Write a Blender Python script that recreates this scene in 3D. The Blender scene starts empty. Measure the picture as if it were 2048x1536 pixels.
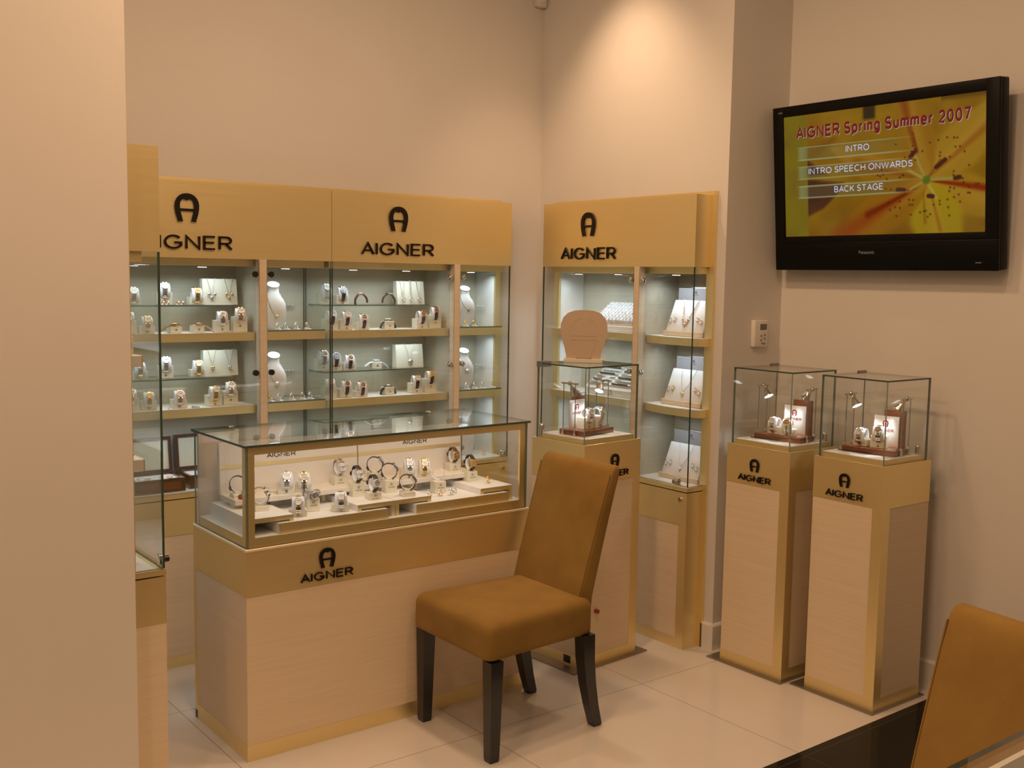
import bpy, bmesh, math, random
from mathutils import Matrix, Vector, Euler
random.seed(7)
SC = bpy.context.scene
COL = SC.collection
PI = math.pi

# ------------------------------------------------------------------ camera, world, lights, exposure
cam_d = bpy.data.cameras.new('camera')
cam_d.sensor_width = 36.0
cam_d.lens = 2112.7 / 2048 * 36.0
cam_d.clip_start = 0.05
cam_d.clip_end = 60
cam = bpy.data.objects.new('camera', cam_d)
COL.objects.link(cam)
_R = Vector((0.79117, -0.61138, 0.01606)); _U = Vector((0.04819, 0.08849, 0.99491)); _F = Vector((0.60969, 0.78637, -0.09947))
cam.matrix_world = Matrix(((_R.x, _U.x, -_F.x, -3.44797), (_R.y, _U.y, -_F.y, -4.23286), (_R.z, _U.z, -_F.z, 1.6), (0, 0, 0, 1)))
SC.camera = cam
SC.view_settings.view_transform = 'Standard'
SC.view_settings.look = 'None'
SC.view_settings.exposure = 0.0
SC.view_settings.gamma = 1.0
SC.view_settings.use_curve_mapping = False
SC.cycles.max_bounces = 10
SC.cycles.transparent_max_bounces = 40
SC.cycles.glossy_bounces = 5
SC.cycles.caustics_reflective = False
SC.cycles.caustics_refractive = False
SC.cycles.sample_clamp_indirect = 4.0
SC.cycles.use_denoising = True
try:
    SC.cycles.denoiser = 'OPENIMAGEDENOISE'
except Exception:
    pass
world = bpy.data.worlds.new('world')
SC.world = world
world.use_nodes = True
world.node_tree.nodes['Background'].inputs[0].default_value = (0.9, 0.6, 0.38, 1)
world.node_tree.nodes['Background'].inputs[1].default_value = 0.05

WARM = (1.0, 0.63, 0.365)
COOL = (0.76, 0.91, 1.0)


def area(name, loc, power, size, color=WARM, size_y=None, target=None, shape='DISK', spread=None, parent=None):
    l = bpy.data.lights.new(name, 'AREA')
    l.energy = power
    l.color = color
    l.shape = shape
    l.size = size
    if size_y:
        l.shape = 'RECTANGLE'
        l.size_y = size_y
    if spread:
        l.spread = spread
    o = bpy.data.objects.new(name, l)
    COL.objects.link(o)
    o.location = loc
    if target:
        o.rotation_euler = (Vector(target) - Vector(loc)).to_track_quat('-Z', 'Y').to_euler()
    if parent:
        o.parent = parent
    return o


def spot(name, loc, target, power, angle, blend=0.5, color=WARM, radius=0.03, parent=None):
    l = bpy.data.lights.new(name, 'SPOT')
    l.energy = power
    l.color = color
    l.spot_size = math.radians(angle)
    l.spot_blend = blend
    l.shadow_soft_size = radius
    o = bpy.data.objects.new(name, l)
    COL.objects.link(o)
    o.location = loc
    o.rotation_euler = (Vector(target) - Vector(loc)).to_track_quat('-Z', 'Y').to_euler()
    if parent:
        o.parent = parent
    return o


CEIL = 3.32
# the shop's recessed ceiling downlights; far-left one added to brighten left-facing sides
spot('downlight_wall_washer', (-0.42, -0.66, CEIL - .03), (-0.12, -0.66, 1.2), 54, 84, 0.95, radius=0.05)
for k, (x, y, p) in enumerate([(-1.4, -1.45, 16), (-2.2, -1.9, 12), (-1.4, -2.5, 12), (-2.5, -3.1, 13), (-4.3, -2.8, 18), (-3.3, -4.3, 10), (-2.4, -5.2, 5)]):
    area('ceiling_downlight', (x, y, CEIL - .02), p, 0.22)

# ------------------------------------------------------------------ materials
MATS = {}


def new_mat(name):
    m = bpy.data.materials.new(name)
    m.use_nodes = True
    nt = m.node_tree
    nt.nodes.clear()
    out = nt.nodes.new('ShaderNodeOutputMaterial')
    return m, nt, out


def pbr(name, color, rough=0.5, metal=0.0, spec=0.5, noise=0.0, nscale=(8, 8, 8), rnoise=0.0, bump=0.0, coat=0.0, sheen=0.0, color2=None, emit=None, estr=0.0, bscale=None, detail=3.0):
    m, nt, out = new_mat(name)
    b = nt.nodes.new('ShaderNodeBsdfPrincipled')
    b.inputs['Base Color'].default_value = (*color, 1)
    b.inputs['Roughness'].default_value = rough
    b.inputs['Metallic'].default_value = metal
    b.inputs['Specular IOR Level'].default_value = spec
    if coat:
        b.inputs['Coat Weight'].default_value = coat
        b.inputs['Coat Roughness'].default_value = 0.1
    if sheen:
        b.inputs['Sheen Weight'].default_value = sheen
        b.inputs['Sheen Roughness'].default_value = 0.4
    if emit:
        b.inputs['Emission Color'].default_value = (*emit, 1)
        b.inputs['Emission Strength'].default_value = estr
    nt.links.new(b.outputs[0], out.inputs[0])
    tc = nt.nodes.new('ShaderNodeTexCoord')
    mp = nt.nodes.new('ShaderNodeMapping')
    mp.inputs['Scale'].default_value = nscale
    nt.links.new(tc.outputs['Object'], mp.inputs[0])
    nz = nt.nodes.new('ShaderNodeTexNoise')
    nz.inputs['Scale'].default_value = 1.0
    nz.inputs['Detail'].default_value = detail
    nt.links.new(mp.outputs[0], nz.inputs['Vector'])
    c2 = color2 or tuple(min(1, c * (1 - noise)) for c in color)
    if noise or color2:
        r = nt.nodes.new('ShaderNodeValToRGB')
        r.color_ramp.elements[0].position = 0.3
        r.color_ramp.elements[1].position = 0.7
        r.color_ramp.elements[0].color = (*c2, 1)
        r.color_ramp.elements[1].color = (*color, 1)
        nt.links.new(nz.outputs['Fac'], r.inputs[0])
        nt.links.new(r.outputs[0], b.inputs['Base Color'])
    if rnoise:
        mr = nt.nodes.new('ShaderNodeMapRange')
        mr.inputs['To Min'].default_value = max(0.02, rough - rnoise)
        mr.inputs['To Max'].default_value = min(1, rough + rnoise)
        nt.links.new(nz.outputs['Fac'], mr.inputs['Value'])
        nt.links.new(mr.outputs[0], b.inputs['Roughness'])
    if bump:
        bp = nt.nodes.new('ShaderNodeBump')
        bp.inputs['Strength'].default_value = bump
        bp.inputs['Distance'].default_value = 0.002
        if bscale:
            n2 = nt.nodes.new('ShaderNodeTexNoise')
            n2.inputs['Scale'].default_value = bscale
            n2.inputs['Detail'].default_value = 4
            nt.links.new(tc.outputs['Object'], n2.inputs['Vector'])
            nt.links.new(n2.outputs['Fac'], bp.inputs['Height'])
        else:
            nt.links.new(nz.outputs['Fac'], bp.inputs['Height'])
        nt.links.new(bp.outputs[0], b.inputs['Normal'])
    MATS[name] = m
    return m


def glass_mat(name, tint, base=0.04, glossy=(1, 1, 1)):
    m, nt, out = new_mat(name)
    tr = nt.nodes.new('ShaderNodeBsdfTransparent')
    tr.inputs[0].default_value = (*tint, 1)
    gl = nt.nodes.new('ShaderNodeBsdfGlossy')
    gl.inputs['Color'].default_value = (*glossy, 1)
    gl.inputs['Roughness'].default_value = 0.0
    lw = nt.nodes.new('ShaderNodeLayerWeight')
    lw.inputs['Blend'].default_value = 0.5
    pw = nt.nodes.new('ShaderNodeMath'); pw.operation = 'POWER'; pw.inputs[1].default_value = 5.0
    nt.links.new(lw.outputs['Facing'], pw.inputs[0])
    ml = nt.nodes.new('ShaderNodeMath'); ml.operation = 'MULTIPLY_ADD'
    ml.inputs[1].default_value = 1 - base; ml.inputs[2].default_value = base
    nt.links.new(pw.outputs[0], ml.inputs[0])
    mx = nt.nodes.new('ShaderNodeMixShader')
    nt.links.new(ml.outputs[0], mx.inputs[0])
    nt.links.new(tr.outputs[0], mx.inputs[1])
    nt.links.new(gl.outputs[0], mx.inputs[2])
    nt.links.new(mx.outputs[0], out.inputs[0])
    MATS[name] = m
    return m


def emit_mat(name, color, strength):
    m, nt, out = new_mat(name)
    e = nt.nodes.new('ShaderNodeEmission')
    e.inputs[0].default_value = (*color, 1)
    e.inputs[1].default_value = strength
    nt.links.new(e.outputs[0], out.inputs[0])
    MATS[name] = m
    return m


def tile_mat(name, color, color2, grout, rough, spec=0.5, bump_amt=0.0):
    """large square tiles laid on the shop's 0.79 m grid, thin grout lines"""
    m, nt, out = new_mat(name)
    b = nt.nodes.new('ShaderNodeBsdfPrincipled')
    b.inputs['Roughness'].default_value = rough
    b.inputs['Specular IOR Level'].default_value = spec
    nt.links.new(b.outputs[0], out.inputs[0])
    tc = nt.nodes.new('ShaderNodeTexCoord')
    sep = nt.nodes.new('ShaderNodeSeparateXYZ')
    nt.links.new(tc.outputs['Object'], sep.inputs[0])
    d = []
    for ax, off in (('X', 0.528), ('Y', 1.342)):
        a = nt.nodes.new('ShaderNodeMath'); a.operation = 'ADD'; a.inputs[1].default_value = off + 79
        nt.links.new(sep.outputs[ax], a.inputs[0])
        pp = nt.nodes.new('ShaderNodeMath'); pp.operation = 'PINGPONG'; pp.inputs[1].default_value = 0.395
        nt.links.new(a.outputs[0], pp.inputs[0])
        d.append(pp)
    mn = nt.nodes.new('ShaderNodeMath'); mn.operation = 'MINIMUM'
    nt.links.new(d[0].outputs[0], mn.inputs[0]); nt.links.new(d[1].outputs[0], mn.inputs[1])
    lt = nt.nodes.new('ShaderNodeMath'); lt.operation = 'LESS_THAN'; lt.inputs[1].default_value = 0.0017
    nt.links.new(mn.outputs[0], lt.inputs[0])
    nz = nt.nodes.new('ShaderNodeTexNoise'); nz.inputs['Scale'].default_value = 3.0; nz.inputs['Detail'].default_value = 5
    nt.links.new(tc.outputs['Object'], nz.inputs['Vector'])
    r = nt.nodes.new('ShaderNodeValToRGB')
    r.color_ramp.elements[0].color = (*color2, 1); r.color_ramp.elements[1].color = (*color, 1)
    r.color_ramp.elements[0].position = 0.3; r.color_ramp.elements[1].position = 0.7
    nt.links.new(nz.outputs['Fac'], r.inputs[0])
    mx = nt.nodes.new('ShaderNodeMix'); mx.data_type = 'RGBA'
    nt.links.new(lt.outputs[0], mx.inputs[0])
    nt.links.new(r.outputs[0], mx.inputs[6]); mx.inputs[7].default_value = (*grout, 1)
    nt.links.new(mx.outputs[2], b.inputs['Base Color'])
    MATS[name] = m
    return m


pbr('wall_paint', (0.78, 0.745, 0.70), 0.75, spec=0.25, noise=0.02, nscale=(3, 3, 3), bump=0.03, bscale=180)
pbr('ceiling_paint', (0.8, 0.78, 0.74), 0.85, spec=0.2, noise=0.02)
pbr('skirting_paint', (0.84, 0.81, 0.77), 0.45, noise=0.02)
tile_mat('floor_tile', (0.72, 0.675, 0.61), (0.69, 0.645, 0.58), (0.38, 0.33, 0.27), 0.16, 0.45)
tile_mat('black_tile', (0.012, 0.011, 0.010), (0.016, 0.015, 0.014), (0.05, 0.045, 0.04), 0.10, 0.12)
pbr('gold', (0.93, 0.765, 0.40), 0.42, metal=0.82, spec=0.5, noise=0.025, nscale=(3, 3, 220), rnoise=0.05)
pbr('ledge_lit_gold', (0.95, 0.84, 0.62), 0.4, metal=0.3)  # paler than the gold: light caught by the ledge edge, painted in
pbr('gold_dark', (0.40, 0.30, 0.115), 0.42, metal=0.62, noise=0.06, nscale=(3, 3, 220), rnoise=0.05)
pbr('wood', (0.80, 0.655, 0.475), 0.42, spec=0.4, color2=(0.75, 0.605, 0.43), nscale=(2.5, 2.5, 95), rnoise=0.05, bump=0.03)
pbr('panel', (0.60, 0.55, 0.43), 0.5, spec=0.3, color2=(0.56, 0.51, 0.395), nscale=(2.5, 2.5, 95))
pbr('white', (0.86, 0.845, 0.81), 0.45, noise=0.02)
pbr('cloth_white', (0.88, 0.87, 0.87), 0.8, noise=0.03, nscale=(60, 60, 60), bump=0.05)
pbr('beige_board', (0.78, 0.725, 0.66), 0.6, noise=0.02)
pbr('cream', (0.80, 0.755, 0.60), 0.38, noise=0.05, nscale=(14, 14, 14), coat=0.3)
pbr('cuff', (0.90, 0.90, 0.93), 0.35, coat=0.4)
pbr('bust', (0.84, 0.83, 0.82), 0.55, noise=0.02)
pbr('grey_cloth', (0.36, 0.335, 0.35), 0.8, noise=0.05, nscale=(80, 80, 80))
pbr('emblem_black', (0.010, 0.006, 0.006), 0.45, spec=0.3)
pbr('emblem_grey', (0.22, 0.19, 0.15), 0.5)
pbr('black', (0.012, 0.011, 0.011), 0.35)
pbr('leather_black', (0.020, 0.016, 0.018), 0.45, noise=0.2, nscale=(300, 300, 300), bump=0.1)
pbr('leather_brown', (0.085, 0.038, 0.020), 0.45, noise=0.25, nscale=(300, 300, 300), bump=0.1)
pbr('leather_white', (0.85, 0.83, 0.82), 0.45)
pbr('leather_rose', (0.75, 0.50, 0.36), 0.4, noise=0.1, nscale=(200, 200, 200))
pbr('silver', (0.82, 0.82, 0.83), 0.16, metal=1.0)
pbr('steel_dark', (0.35, 0.34, 0.34), 0.3, metal=1.0)
pbr('chrome', (0.66, 0.63, 0.60), 0.12, metal=1.0)
pbr('yellow_gold', (0.90, 0.62, 0.22), 0.16, metal=1.0)
pbr('rose_gold', (0.92, 0.62, 0.46), 0.18, metal=1.0)
pbr('dial_white', (0.85, 0.83, 0.80), 0.3)
pbr('dial_brown', (0.16, 0.07, 0.035), 0.25, coat=0.6)
pbr('dial_grey', (0.16, 0.14, 0.13), 0.25, coat=0.6)
pbr('dial_gold', (0.70, 0.45, 0.18), 0.3, metal=0.4)
pbr('crystal', (0.85, 0.88, 0.95), 0.05, metal=0.75)
pbr('mahogany', (0.23, 0.065, 0.022), 0.22, color2=(0.15, 0.036, 0.012), nscale=(6, 60, 60), coat=0.8)
pbr('dark_mahogany', (0.085, 0.022, 0.012), 0.2, color2=(0.055, 0.014, 0.009), nscale=(6, 60, 60), coat=0.8)
pbr('suede', (0.315, 0.190, 0.052), 0.95, spec=0.1, color2=(0.245, 0.142, 0.036), nscale=(7, 7, 7), detail=6, sheen=0.12, bump=0.12, bscale=420)
pbr('leg_black', (0.010, 0.010, 0.011), 0.28, noise=0.2, nscale=(4, 4, 60), coat=0.3)
pbr('tv_black', (0.005, 0.005, 0.0045), 0.35, spec=0.12)
pbr('tv_lip', (0.007, 0.007, 0.006), 0.4, spec=0.12)
pbr('steel_plate', (0.36, 0.32, 0.28), 0.35, metal=0.85, noise=0.1, nscale=(3, 90, 3))
pbr('plastic_white', (0.80, 0.77, 0.70), 0.4)
pbr('lcd', (0.16, 0.15, 0.12), 0.25)
pbr('red', (0.30, 0.02, 0.015), 0.35, coat=0.4)
pbr('plaque', (0.58, 0.45, 0.33), 0.28, spec=0.5, noise=0.02)
pbr('plaque_line', (0.70, 0.54, 0.38), 0.4)
pbr('plaque_edge', (0.85, 0.78, 0.66), 0.2)
pbr('glass_edge', (0.045, 0.08, 0.06), 0.2, coat=0.3)
pbr('shelf_edge', (0.11, 0.17, 0.14), 0.2, coat=0.3)
pbr('glass_edge_light', (0.20, 0.26, 0.21), 0.15, coat=0.5)
pbr('letter_red', (0.25, 0.01, 0.02), 0.5)
glass_mat('glass', (0.975, 0.985, 0.978))
glass_mat('glass_shelf', (0.93, 0.965, 0.945))
glass_mat('acrylic', (0.93, 0.93, 0.92), 0.06)
emit_mat('lamp_glow', (0.93, 0.97, 1.0), 6.0)
emit_mat('downlight_glow', (0.9, 0.97, 1.0), 4.0)
emit_mat('screen_white', (0.55, 0.58, 0.80), 0.85)
emit_mat('screen_red', (0.16, 0.012, 0.015), 1.0)
emit_mat('screen_pale', (0.42, 0.46, 0.36), 0.8)


# ------------------------------------------------------------------ mesh builder
class MB:
    def __init__(self):
        self.v = []; self.f = []; self.m = []; self.s = []; self.mats = []

    def mi(self, mat):
        if mat not in self.mats:
            self.mats.append(mat)
        return self.mats.index(mat)

    def add(self, verts, faces, mat, smooth=False, M=None):
        o = len(self.v)
        for p in verts:
            p = Vector(p)
            self.v.append(M @ p if M is not None else p)
        for i, f in enumerate(faces):
            self.f.append([o + k for k in f])
            self.m.append(self.mi(mat[i] if isinstance(mat, list) else mat))
            self.s.append(smooth)
        return self

    def box(self, x0, x1, y0, y1, z0, z1, mat, bev=0.0, M=None, seg=2):
        x0, x1 = min(x0, x1), max(x0, x1); y0, y1 = min(y0, y1), max(y0, y1); z0, z1 = min(z0, z1), max(z0, z1)
        vs = [(x0, y0, z0), (x1, y0, z0), (x1, y1, z0), (x0, y1, z0), (x0, y0, z1), (x1, y0, z1), (x1, y1, z1), (x0, y1, z1)]
        fs = [(0, 3, 2, 1), (4, 5, 6, 7), (0, 1, 5, 4), (1, 2, 6, 5), (2, 3, 7, 6), (3, 0, 4, 7)]
        if not bev:
            return self.add(vs, fs, mat, False, M)
        bm = bmesh.new()
        bv = [bm.verts.new(p) for p in vs]
        for f in fs:
            bm.faces.new([bv[i] for i in f])
        bmesh.ops.bevel(bm, geom=list(bm.edges), offset=bev, segments=seg, profile=0.5, affect='EDGES')
        return self.bm(bm, mat, seg > 1, M)

    def bm(self, bm, mat, smooth=False, M=None):
        bm.verts.index_update()
        self.add([v.co.copy() for v in bm.verts], [[v.index for v in f.verts] for f in bm.faces], mat, smooth, M)
        bm.free()
        return self

    def pane(self, x0, x1, y0, y1, z0, z1, mat='glass', edge='glass_edge', M=None):
        d = [x1 - x0, y1 - y0, z1 - z0]
        t = d.index(min(d))
        vs = [(x0, y0, z0), (x1, y0, z0), (x1, y1, z0), (x0, y1, z0), (x0, y0, z1), (x1, y0, z1), (x1, y1, z1), (x0, y1, z1)]
        fs = [(0, 3, 2, 1), (4, 5, 6, 7), (0, 1, 5, 4), (1, 2, 6, 5), (2, 3, 7, 6), (3, 0, 4, 7)]
        ax = [2, 2, 1, 0, 1, 0]
        return self.add(vs, fs, [mat if a == t else edge for a in ax], False, M)

    def cyl(self, p0, p1, r0, mat, r1=None, n=16, caps=True, smooth=True, M=None):
        p0, p1 = Vector(p0), Vector(p1)
        r1 = r0 if r1 is None else r1
        q = (p1 - p0).to_track_quat('Z', 'Y')
        vs = []
        for p, r in ((p0, r0), (p1, r1)):
            for k in range(n):
                a = 2 * PI * k / n
                vs.append(p + q @ Vector((r * math.cos(a), r * math.sin(a), 0)))
        self.add(vs, [(k, (k + 1) % n, n + (k + 1) % n, n + k) for k in range(n)], mat, smooth, M)
        if caps:
            self.add(vs, [tuple(range(n - 1, -1, -1)), tuple(range(n, 2 * n))], mat, False, M)
        return self

    def lathe(self, prof, mat, n=20, M=None, smooth=True):
        vs = []
        for r, z in prof:
            for k in range(n):
                a = 2 * PI * k / n
                vs.append((r * math.cos(a), r * math.sin(a), z))
        fs = []
        for i in range(len(prof) - 1):
            for k in range(n):
                fs.append((i * n + k, i * n + (k + 1) % n, (i + 1) * n + (k + 1) % n, (i + 1) * n + k))
        return self.add(vs, fs, mat, smooth, M)

    def sphere(self, c, r, mat, n=12, s=(1, 1, 1), M=None):
        prof = [(max(1e-5, r * math.sin(PI * i / n)), -r * math.cos(PI * i / n)) for i in range(n + 1)]
        T = Matrix.Translation(Vector(c)) @ Matrix.Diagonal((*s, 1))
        return self.lathe(prof, mat, n * 2 if n < 8 else n, (M @ T) if M is not None else T)

    def torus(self, c, R, r, mat, n=24, k=8, axis='Z', M=None, arc=(0, 2 * PI)):
        pts = []
        full = abs(arc[1] - arc[0] - 2 * PI) < 1e-6
        nn = n if full else n + 1
        for i in range(nn):
            a = arc[0] + (arc[1] - arc[0]) * i / n
            u, v = R * math.cos(a), R * math.sin(a)
            pts.append(Vector(c) + Vector({'Z': (u, v, 0), 'X': (0, u, v), 'Y': (u, 0, v)}[axis]))
        return self.tube(pts, r, mat, k, full, M)

    def tube(self, pts, r, mat, k=6, closed=False, M=None):
        pts = [Vector(p) for p in pts]
        n = len(pts)
        vs = []
        up = None
        for i in range(n):
            t = (pts[(i + 1) % n] - pts[i - 1]) if (closed or 0 < i < n - 1) else (pts[min(i + 1, n - 1)] - pts[max(i - 1, 0)])
            t.normalize()
            if up is None:
                up = t.orthogonal()
            up = (up - t * up.dot(t))
            if up.length < 1e-6:
                up = t.orthogonal()
            up.normalize()
            w = t.cross(up)
            rr = r[i] if isinstance(r, (list, tuple)) else r
            for j in range(k):
                a = 2 * PI * j / k
                vs.append(pts[i] + up * rr * math.cos(a) + w * rr * math.sin(a))
        fs = []
        for i in range(n if closed else n - 1):
            i2 = (i + 1) % n
            for j in range(k):
                fs.append((i * k + j, i * k + (j + 1) % k, i2 * k + (j + 1) % k, i2 * k + j))
        self.add(vs, fs, mat, True, M)
        if not closed:
            self.add(vs, [tuple(range(k - 1, -1, -1)), tuple(range((n - 1) * k, n * k))], mat, False, M)
        return self

    def prism(self, poly, y0, y1, mat, M=None, side=None):
        """polygon in the XZ plane, extruded along Y"""
        n = len(poly)
        vs = [(p[0], y0, p[1]) for p in poly] + [(p[0], y1, p[1]) for p in poly]
        self.add(vs, [tuple(range(n)), tuple(range(2 * n - 1, n - 1, -1))], mat, False, M)
        self.add(vs, [(k, n + k, n + (k + 1) % n, (k + 1) % n) for k in range(n)], side or mat, False, M)
        return self

    def loft(self, secs, mat, M=None, smooth=True, caps=True):
        k = len(secs[0])
        vs = [p for s in secs for p in s]
        fs = []
        for i in range(len(secs) - 1):
            for j in range(k):
                fs.append((i * k + j, i * k + (j + 1) % k, (i + 1) * k + (j + 1) % k, (i + 1) * k + j))
        self.add(vs, fs, mat, smooth, M)
        if caps:
            self.add(vs, [tuple(range(k - 1, -1, -1)), tuple(range((len(secs) - 1) * k, len(secs) * k))], mat, False, M)
        return self

    def mesh(self, name):
        me = bpy.data.meshes.new(name)
        me.from_pydata([tuple(p) for p in self.v], [], self.f)
        for mt in self.mats:
            me.materials.append(MATS[mt])
        me.polygons.foreach_set('material_index', self.m)
        me.polygons.foreach_set('use_smooth', self.s)
        me.update()
        bm = bmesh.new(); bm.from_mesh(me)
        bmesh.ops.recalc_face_normals(bm, faces=bm.faces)
        bm.to_mesh(me); bm.free()
        return me

    def build(self, name, parent=None, loc=None):
        return link(name, self.mesh(name), parent, loc)


def link(name, me, parent=None, loc=None):
    o = bpy.data.objects.new(name, me)
    COL.objects.link(o)
    if parent is not None:
        o.parent = parent
    if loc is not None:
        o.location = loc
    return o


def tag(o, label, cat, group=None):
    o['label'] = label; o['category'] = cat
    if group:
        o['group'] = group
    return o


def thing(name, label, cat, loc=(0, 0, 0), rz=0.0, group=None, rot=None):
    o = bpy.data.objects.new(name, None)
    o.empty_display_size = 0.05
    COL.objects.link(o)
    o.location = loc
    o.rotation_euler = rot if rot is not None else (0, 0, rz)
    return tag(o, label, cat, group)


def struct(name, mb):
    o = mb.build(name)
    o['kind'] = 'structure'
    return o


def _arc(cx, cy, rx, ry, a0, a1, n=12):
    return [(cx + rx * math.cos(math.radians(a0 + (a1 - a0) * i / n)), cy + ry * math.sin(math.radians(a0 + (a1 - a0) * i / n))) for i in range(n + 1)]


# stroke alphabet: width and centre lines, capital height 1
GLYPH = {
    'A': (.90, [[(0, 0), (.45, 1), (.90, 0)], [(.17, .33), (.73, .33)]]),
    'I': (.0, [[(0, 0), (0, 1)]]),
    'G': (1.02, [_arc(.52, .5, .52, .5, 42, 322, 20) + [(1.0, .24), (1.0, .46), (.60, .46)]]),
    'N': (.82, [[(0, 0), (0, 1), (.82, 0), (.82, 1)]]),
    'E': (.68, [[(.68, 1), (0, 1), (0, 0), (.68, 0)], [(0, .52), (.62, .52)]]),
    'R': (.78, [[(0, 0), (0, 1), (.46, 1)] + _arc(.46, .735, .28, .265, 88, -88, 10) + [(0, .47)], [(.40, .47), (.78, 0)]]),
    'T': (.80, [[(0, 1), (.80, 1)], [(.4, 1), (.4, 0)]]),
    'O': (1.04, [_arc(.52, .5, .52, .5, 90, 450, 28)]),
    'S': (.70, [_arc(.36, .745, .30, .255, 25, 265, 12) + _arc(.35, .25, .34, .25, 88, -160, 14)]),
    'P': (.70, [[(0, 0), (0, 1), (.42, 1)] + _arc(.42, .735, .28, .265, 88, -88, 10) + [(0, .47)]]),
    'C': (.92, [_arc(.5, .5, .5, .5, 48, 312, 20)]),
    'H': (.78, [[(0, 0), (0, 1)], [(.78, 0), (.78, 1)], [(0, .52), (.78, .52)]]),
    'W': (1.28, [[(0, 1), (.32, 0), (.64, 1), (.96, 0), (1.28, 1)]]),
    'D': (.82, [[(0, 0), (0, 1), (.34, 1)] + _arc(.34, .5, .48, .5, 88, -88, 14) + [(0, 0)]]),
    'B': (.70, [[(0, 0), (0, 1), (.40, 1)] + _arc(.40, .76, .26, .24, 88, -88, 9) + [(0, .52)], [(0, .52), (.42, .52)] + _arc(.42, .26, .28, .26, 88, -88, 9) + [(0, 0)]]),
    'K': (.76, [[(0, 0), (0, 1)], [(.72, 1), (0, .36)], [(.27, .6), (.76, 0)]]),
    'V': (.96, [[(0, 1), (.48, 0), (.96, 1)]]),
    'p': (.56, [[(0, .70), (0, -.28)], _arc(.28, .35, .28, .35, 150, -150, 16)]),
    'r': (.30, [[(0, 0), (0, .70)], _arc(.28, .40, .28, .30, 175, 82, 7)]),
    'i': (.0, [[(0, 0), (0, .70)], [(0, .88), (0, 1.0)]]),
    'n': (.50, [[(0, 0), (0, .70)], _arc(.25, .45, .25, .25, 180, 0, 10) + [(.5, 0)]]),
    'g': (.56, [_arc(.28, .35, .28, .35, 30, 330, 16), [(.56, .70), (.56, .0)] + _arc(.29, -.02, .27, .26, 0, -155, 9)]),
    'u': (.50, [[(0, .70), (0, .25)] + _arc(.25, .25, .25, .25, 180, 360, 10), [(.5, .70), (.5, 0)]]),
    'm': (.84, [[(0, 0), (0, .70)], _arc(.21, .49, .21, .21, 180, 0, 8) + [(.42, 0)], _arc(.63, .49, .21, .21, 180, 0, 8) + [(.84, 0)]]),
    'e': (.56, [[(.02, .36), (.56, .36)] + _arc(.28, .35, .28, .35, 0, 320, 18)]),
    'a': (.52, [_arc(.26, .47, .24, .23, 160, 0, 9) + [(.50, 0)], [(.50, .40)] + _arc(.22, .20, .22, .20, 80, 280, 10) + [(.50, .15)]]),
    'o': (.58, [_arc(.29, .35, .29, .35, 90, 450, 20)]),
    's': (.46, [_arc(.23, .525, .20, .175, 25, 265, 9) + _arc(.23, .175, .22, .175, 88, -160, 10)]),
    'c': (.50, [_arc(.28, .35, .28, .35, 45, 315, 14)]),
    '2': (.62, [_arc(.31, .69, .30, .31, 165, -35, 12) + [(.0, .0), (.62, .0)]]),
    '0': (.62, [_arc(.31, .5, .31, .5, 90, 450, 24)]),
    '7': (.60, [[(0, 1), (.60, 1), (.20, 0)]]),
    ' ': (.22, []),
}
_text_cache = {}


def text_geo(s, bold=0.0):
    """lettering from the stroke alphabet, normalised to a unit box, half a unit deep each way"""
    key = (s, bold)
    if key in _text_cache:
        return _text_cache[key]
    wt = bold or .135
    vs, fs = [], []
    x = 0.0
    for ch in s:
        adv, lines = GLYPH[ch]
        for ln in lines:
            pts = [Vector((x + wt / 2 + p[0], wt / 2 + p[1] * (1 - wt))) for p in ln]
            pts = [p for i, p in enumerate(pts) if i == 0 or (p - pts[i - 1]).length > 1e-4]
            closed = (pts[0] - pts[-1]).length < 1e-3 and len(pts) > 3
            if closed:
                pts = pts[:-1]
            n = len(pts)
            L, R_ = [], []
            for i in range(n):
                d0 = (pts[i] - pts[i - 1]).normalized() if (i or closed) else None
                d1 = (pts[(i + 1) % n] - pts[i]).normalized() if (i < n - 1 or closed) else None
                d0 = d0 or d1; d1 = d1 or d0
                n0, n1 = Vector((-d0.y, d0.x)), Vector((-d1.y, d1.x))
                mt = n0 + n1
                mt = mt.normalized() if mt.length > 1e-4 else n0
                k = min(1.7, 1 / max(.2, mt.dot(n0)))
                L.append(pts[i] + mt * wt / 2 * k); R_.append(pts[i] - mt * wt / 2 * k)
            for i in range(n if closed else n - 1):
                j = (i + 1) % n
                q = [L[i], L[j], R_[j], R_[i]]
                o = len(vs)
                vs += [(p.x, p.y, -.5) for p in q] + [(p.x, p.y, .5) for p in q]
                fs += [(o, o + 1, o + 2, o + 3), (o + 7, o + 6, o + 5, o + 4)] + [(o + a, o + (a + 1) % 4, o + 4 + (a + 1) % 4, o + 4 + a) for a in range(4)]
        x += adv + wt + ((.10 if ch == 'A' else .19) if ch != ' ' else .05)
    x0 = min(v[0] for v in vs); x1 = max(v[0] for v in vs)
    hi = 1.0
    vs = [((v[0] - x0) / (x1 - x0), v[1] / hi, v[2]) for v in vs]
    _text_cache[key] = (vs, fs)
    return _text_cache[key]


def text_width(s, wt=.135, trail=False):
    x = sum(GLYPH[ch][0] + wt + ((.10 if ch == 'A' else .19) if ch != ' ' else .05) for ch in s)
    return x if trail else x - (.10 if s[-1] == 'A' else .19)


def add_text(mb, s, cx, z0, w, h, depth, mat, y=0.0, bold=0.0, M=None, cxoff=None):
    """lettering w wide and h tall, centred on cx, its foot at z0, standing proud of the plane y towards -Y"""
    vs, fs = text_geo(s, bold)
    out = [(cx + (a - 0.5) * w, y - depth * (0.5 + c), z0 + b * h) for a, b, c in vs]
    return mb.add(out, fs, mat, False, M)


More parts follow.
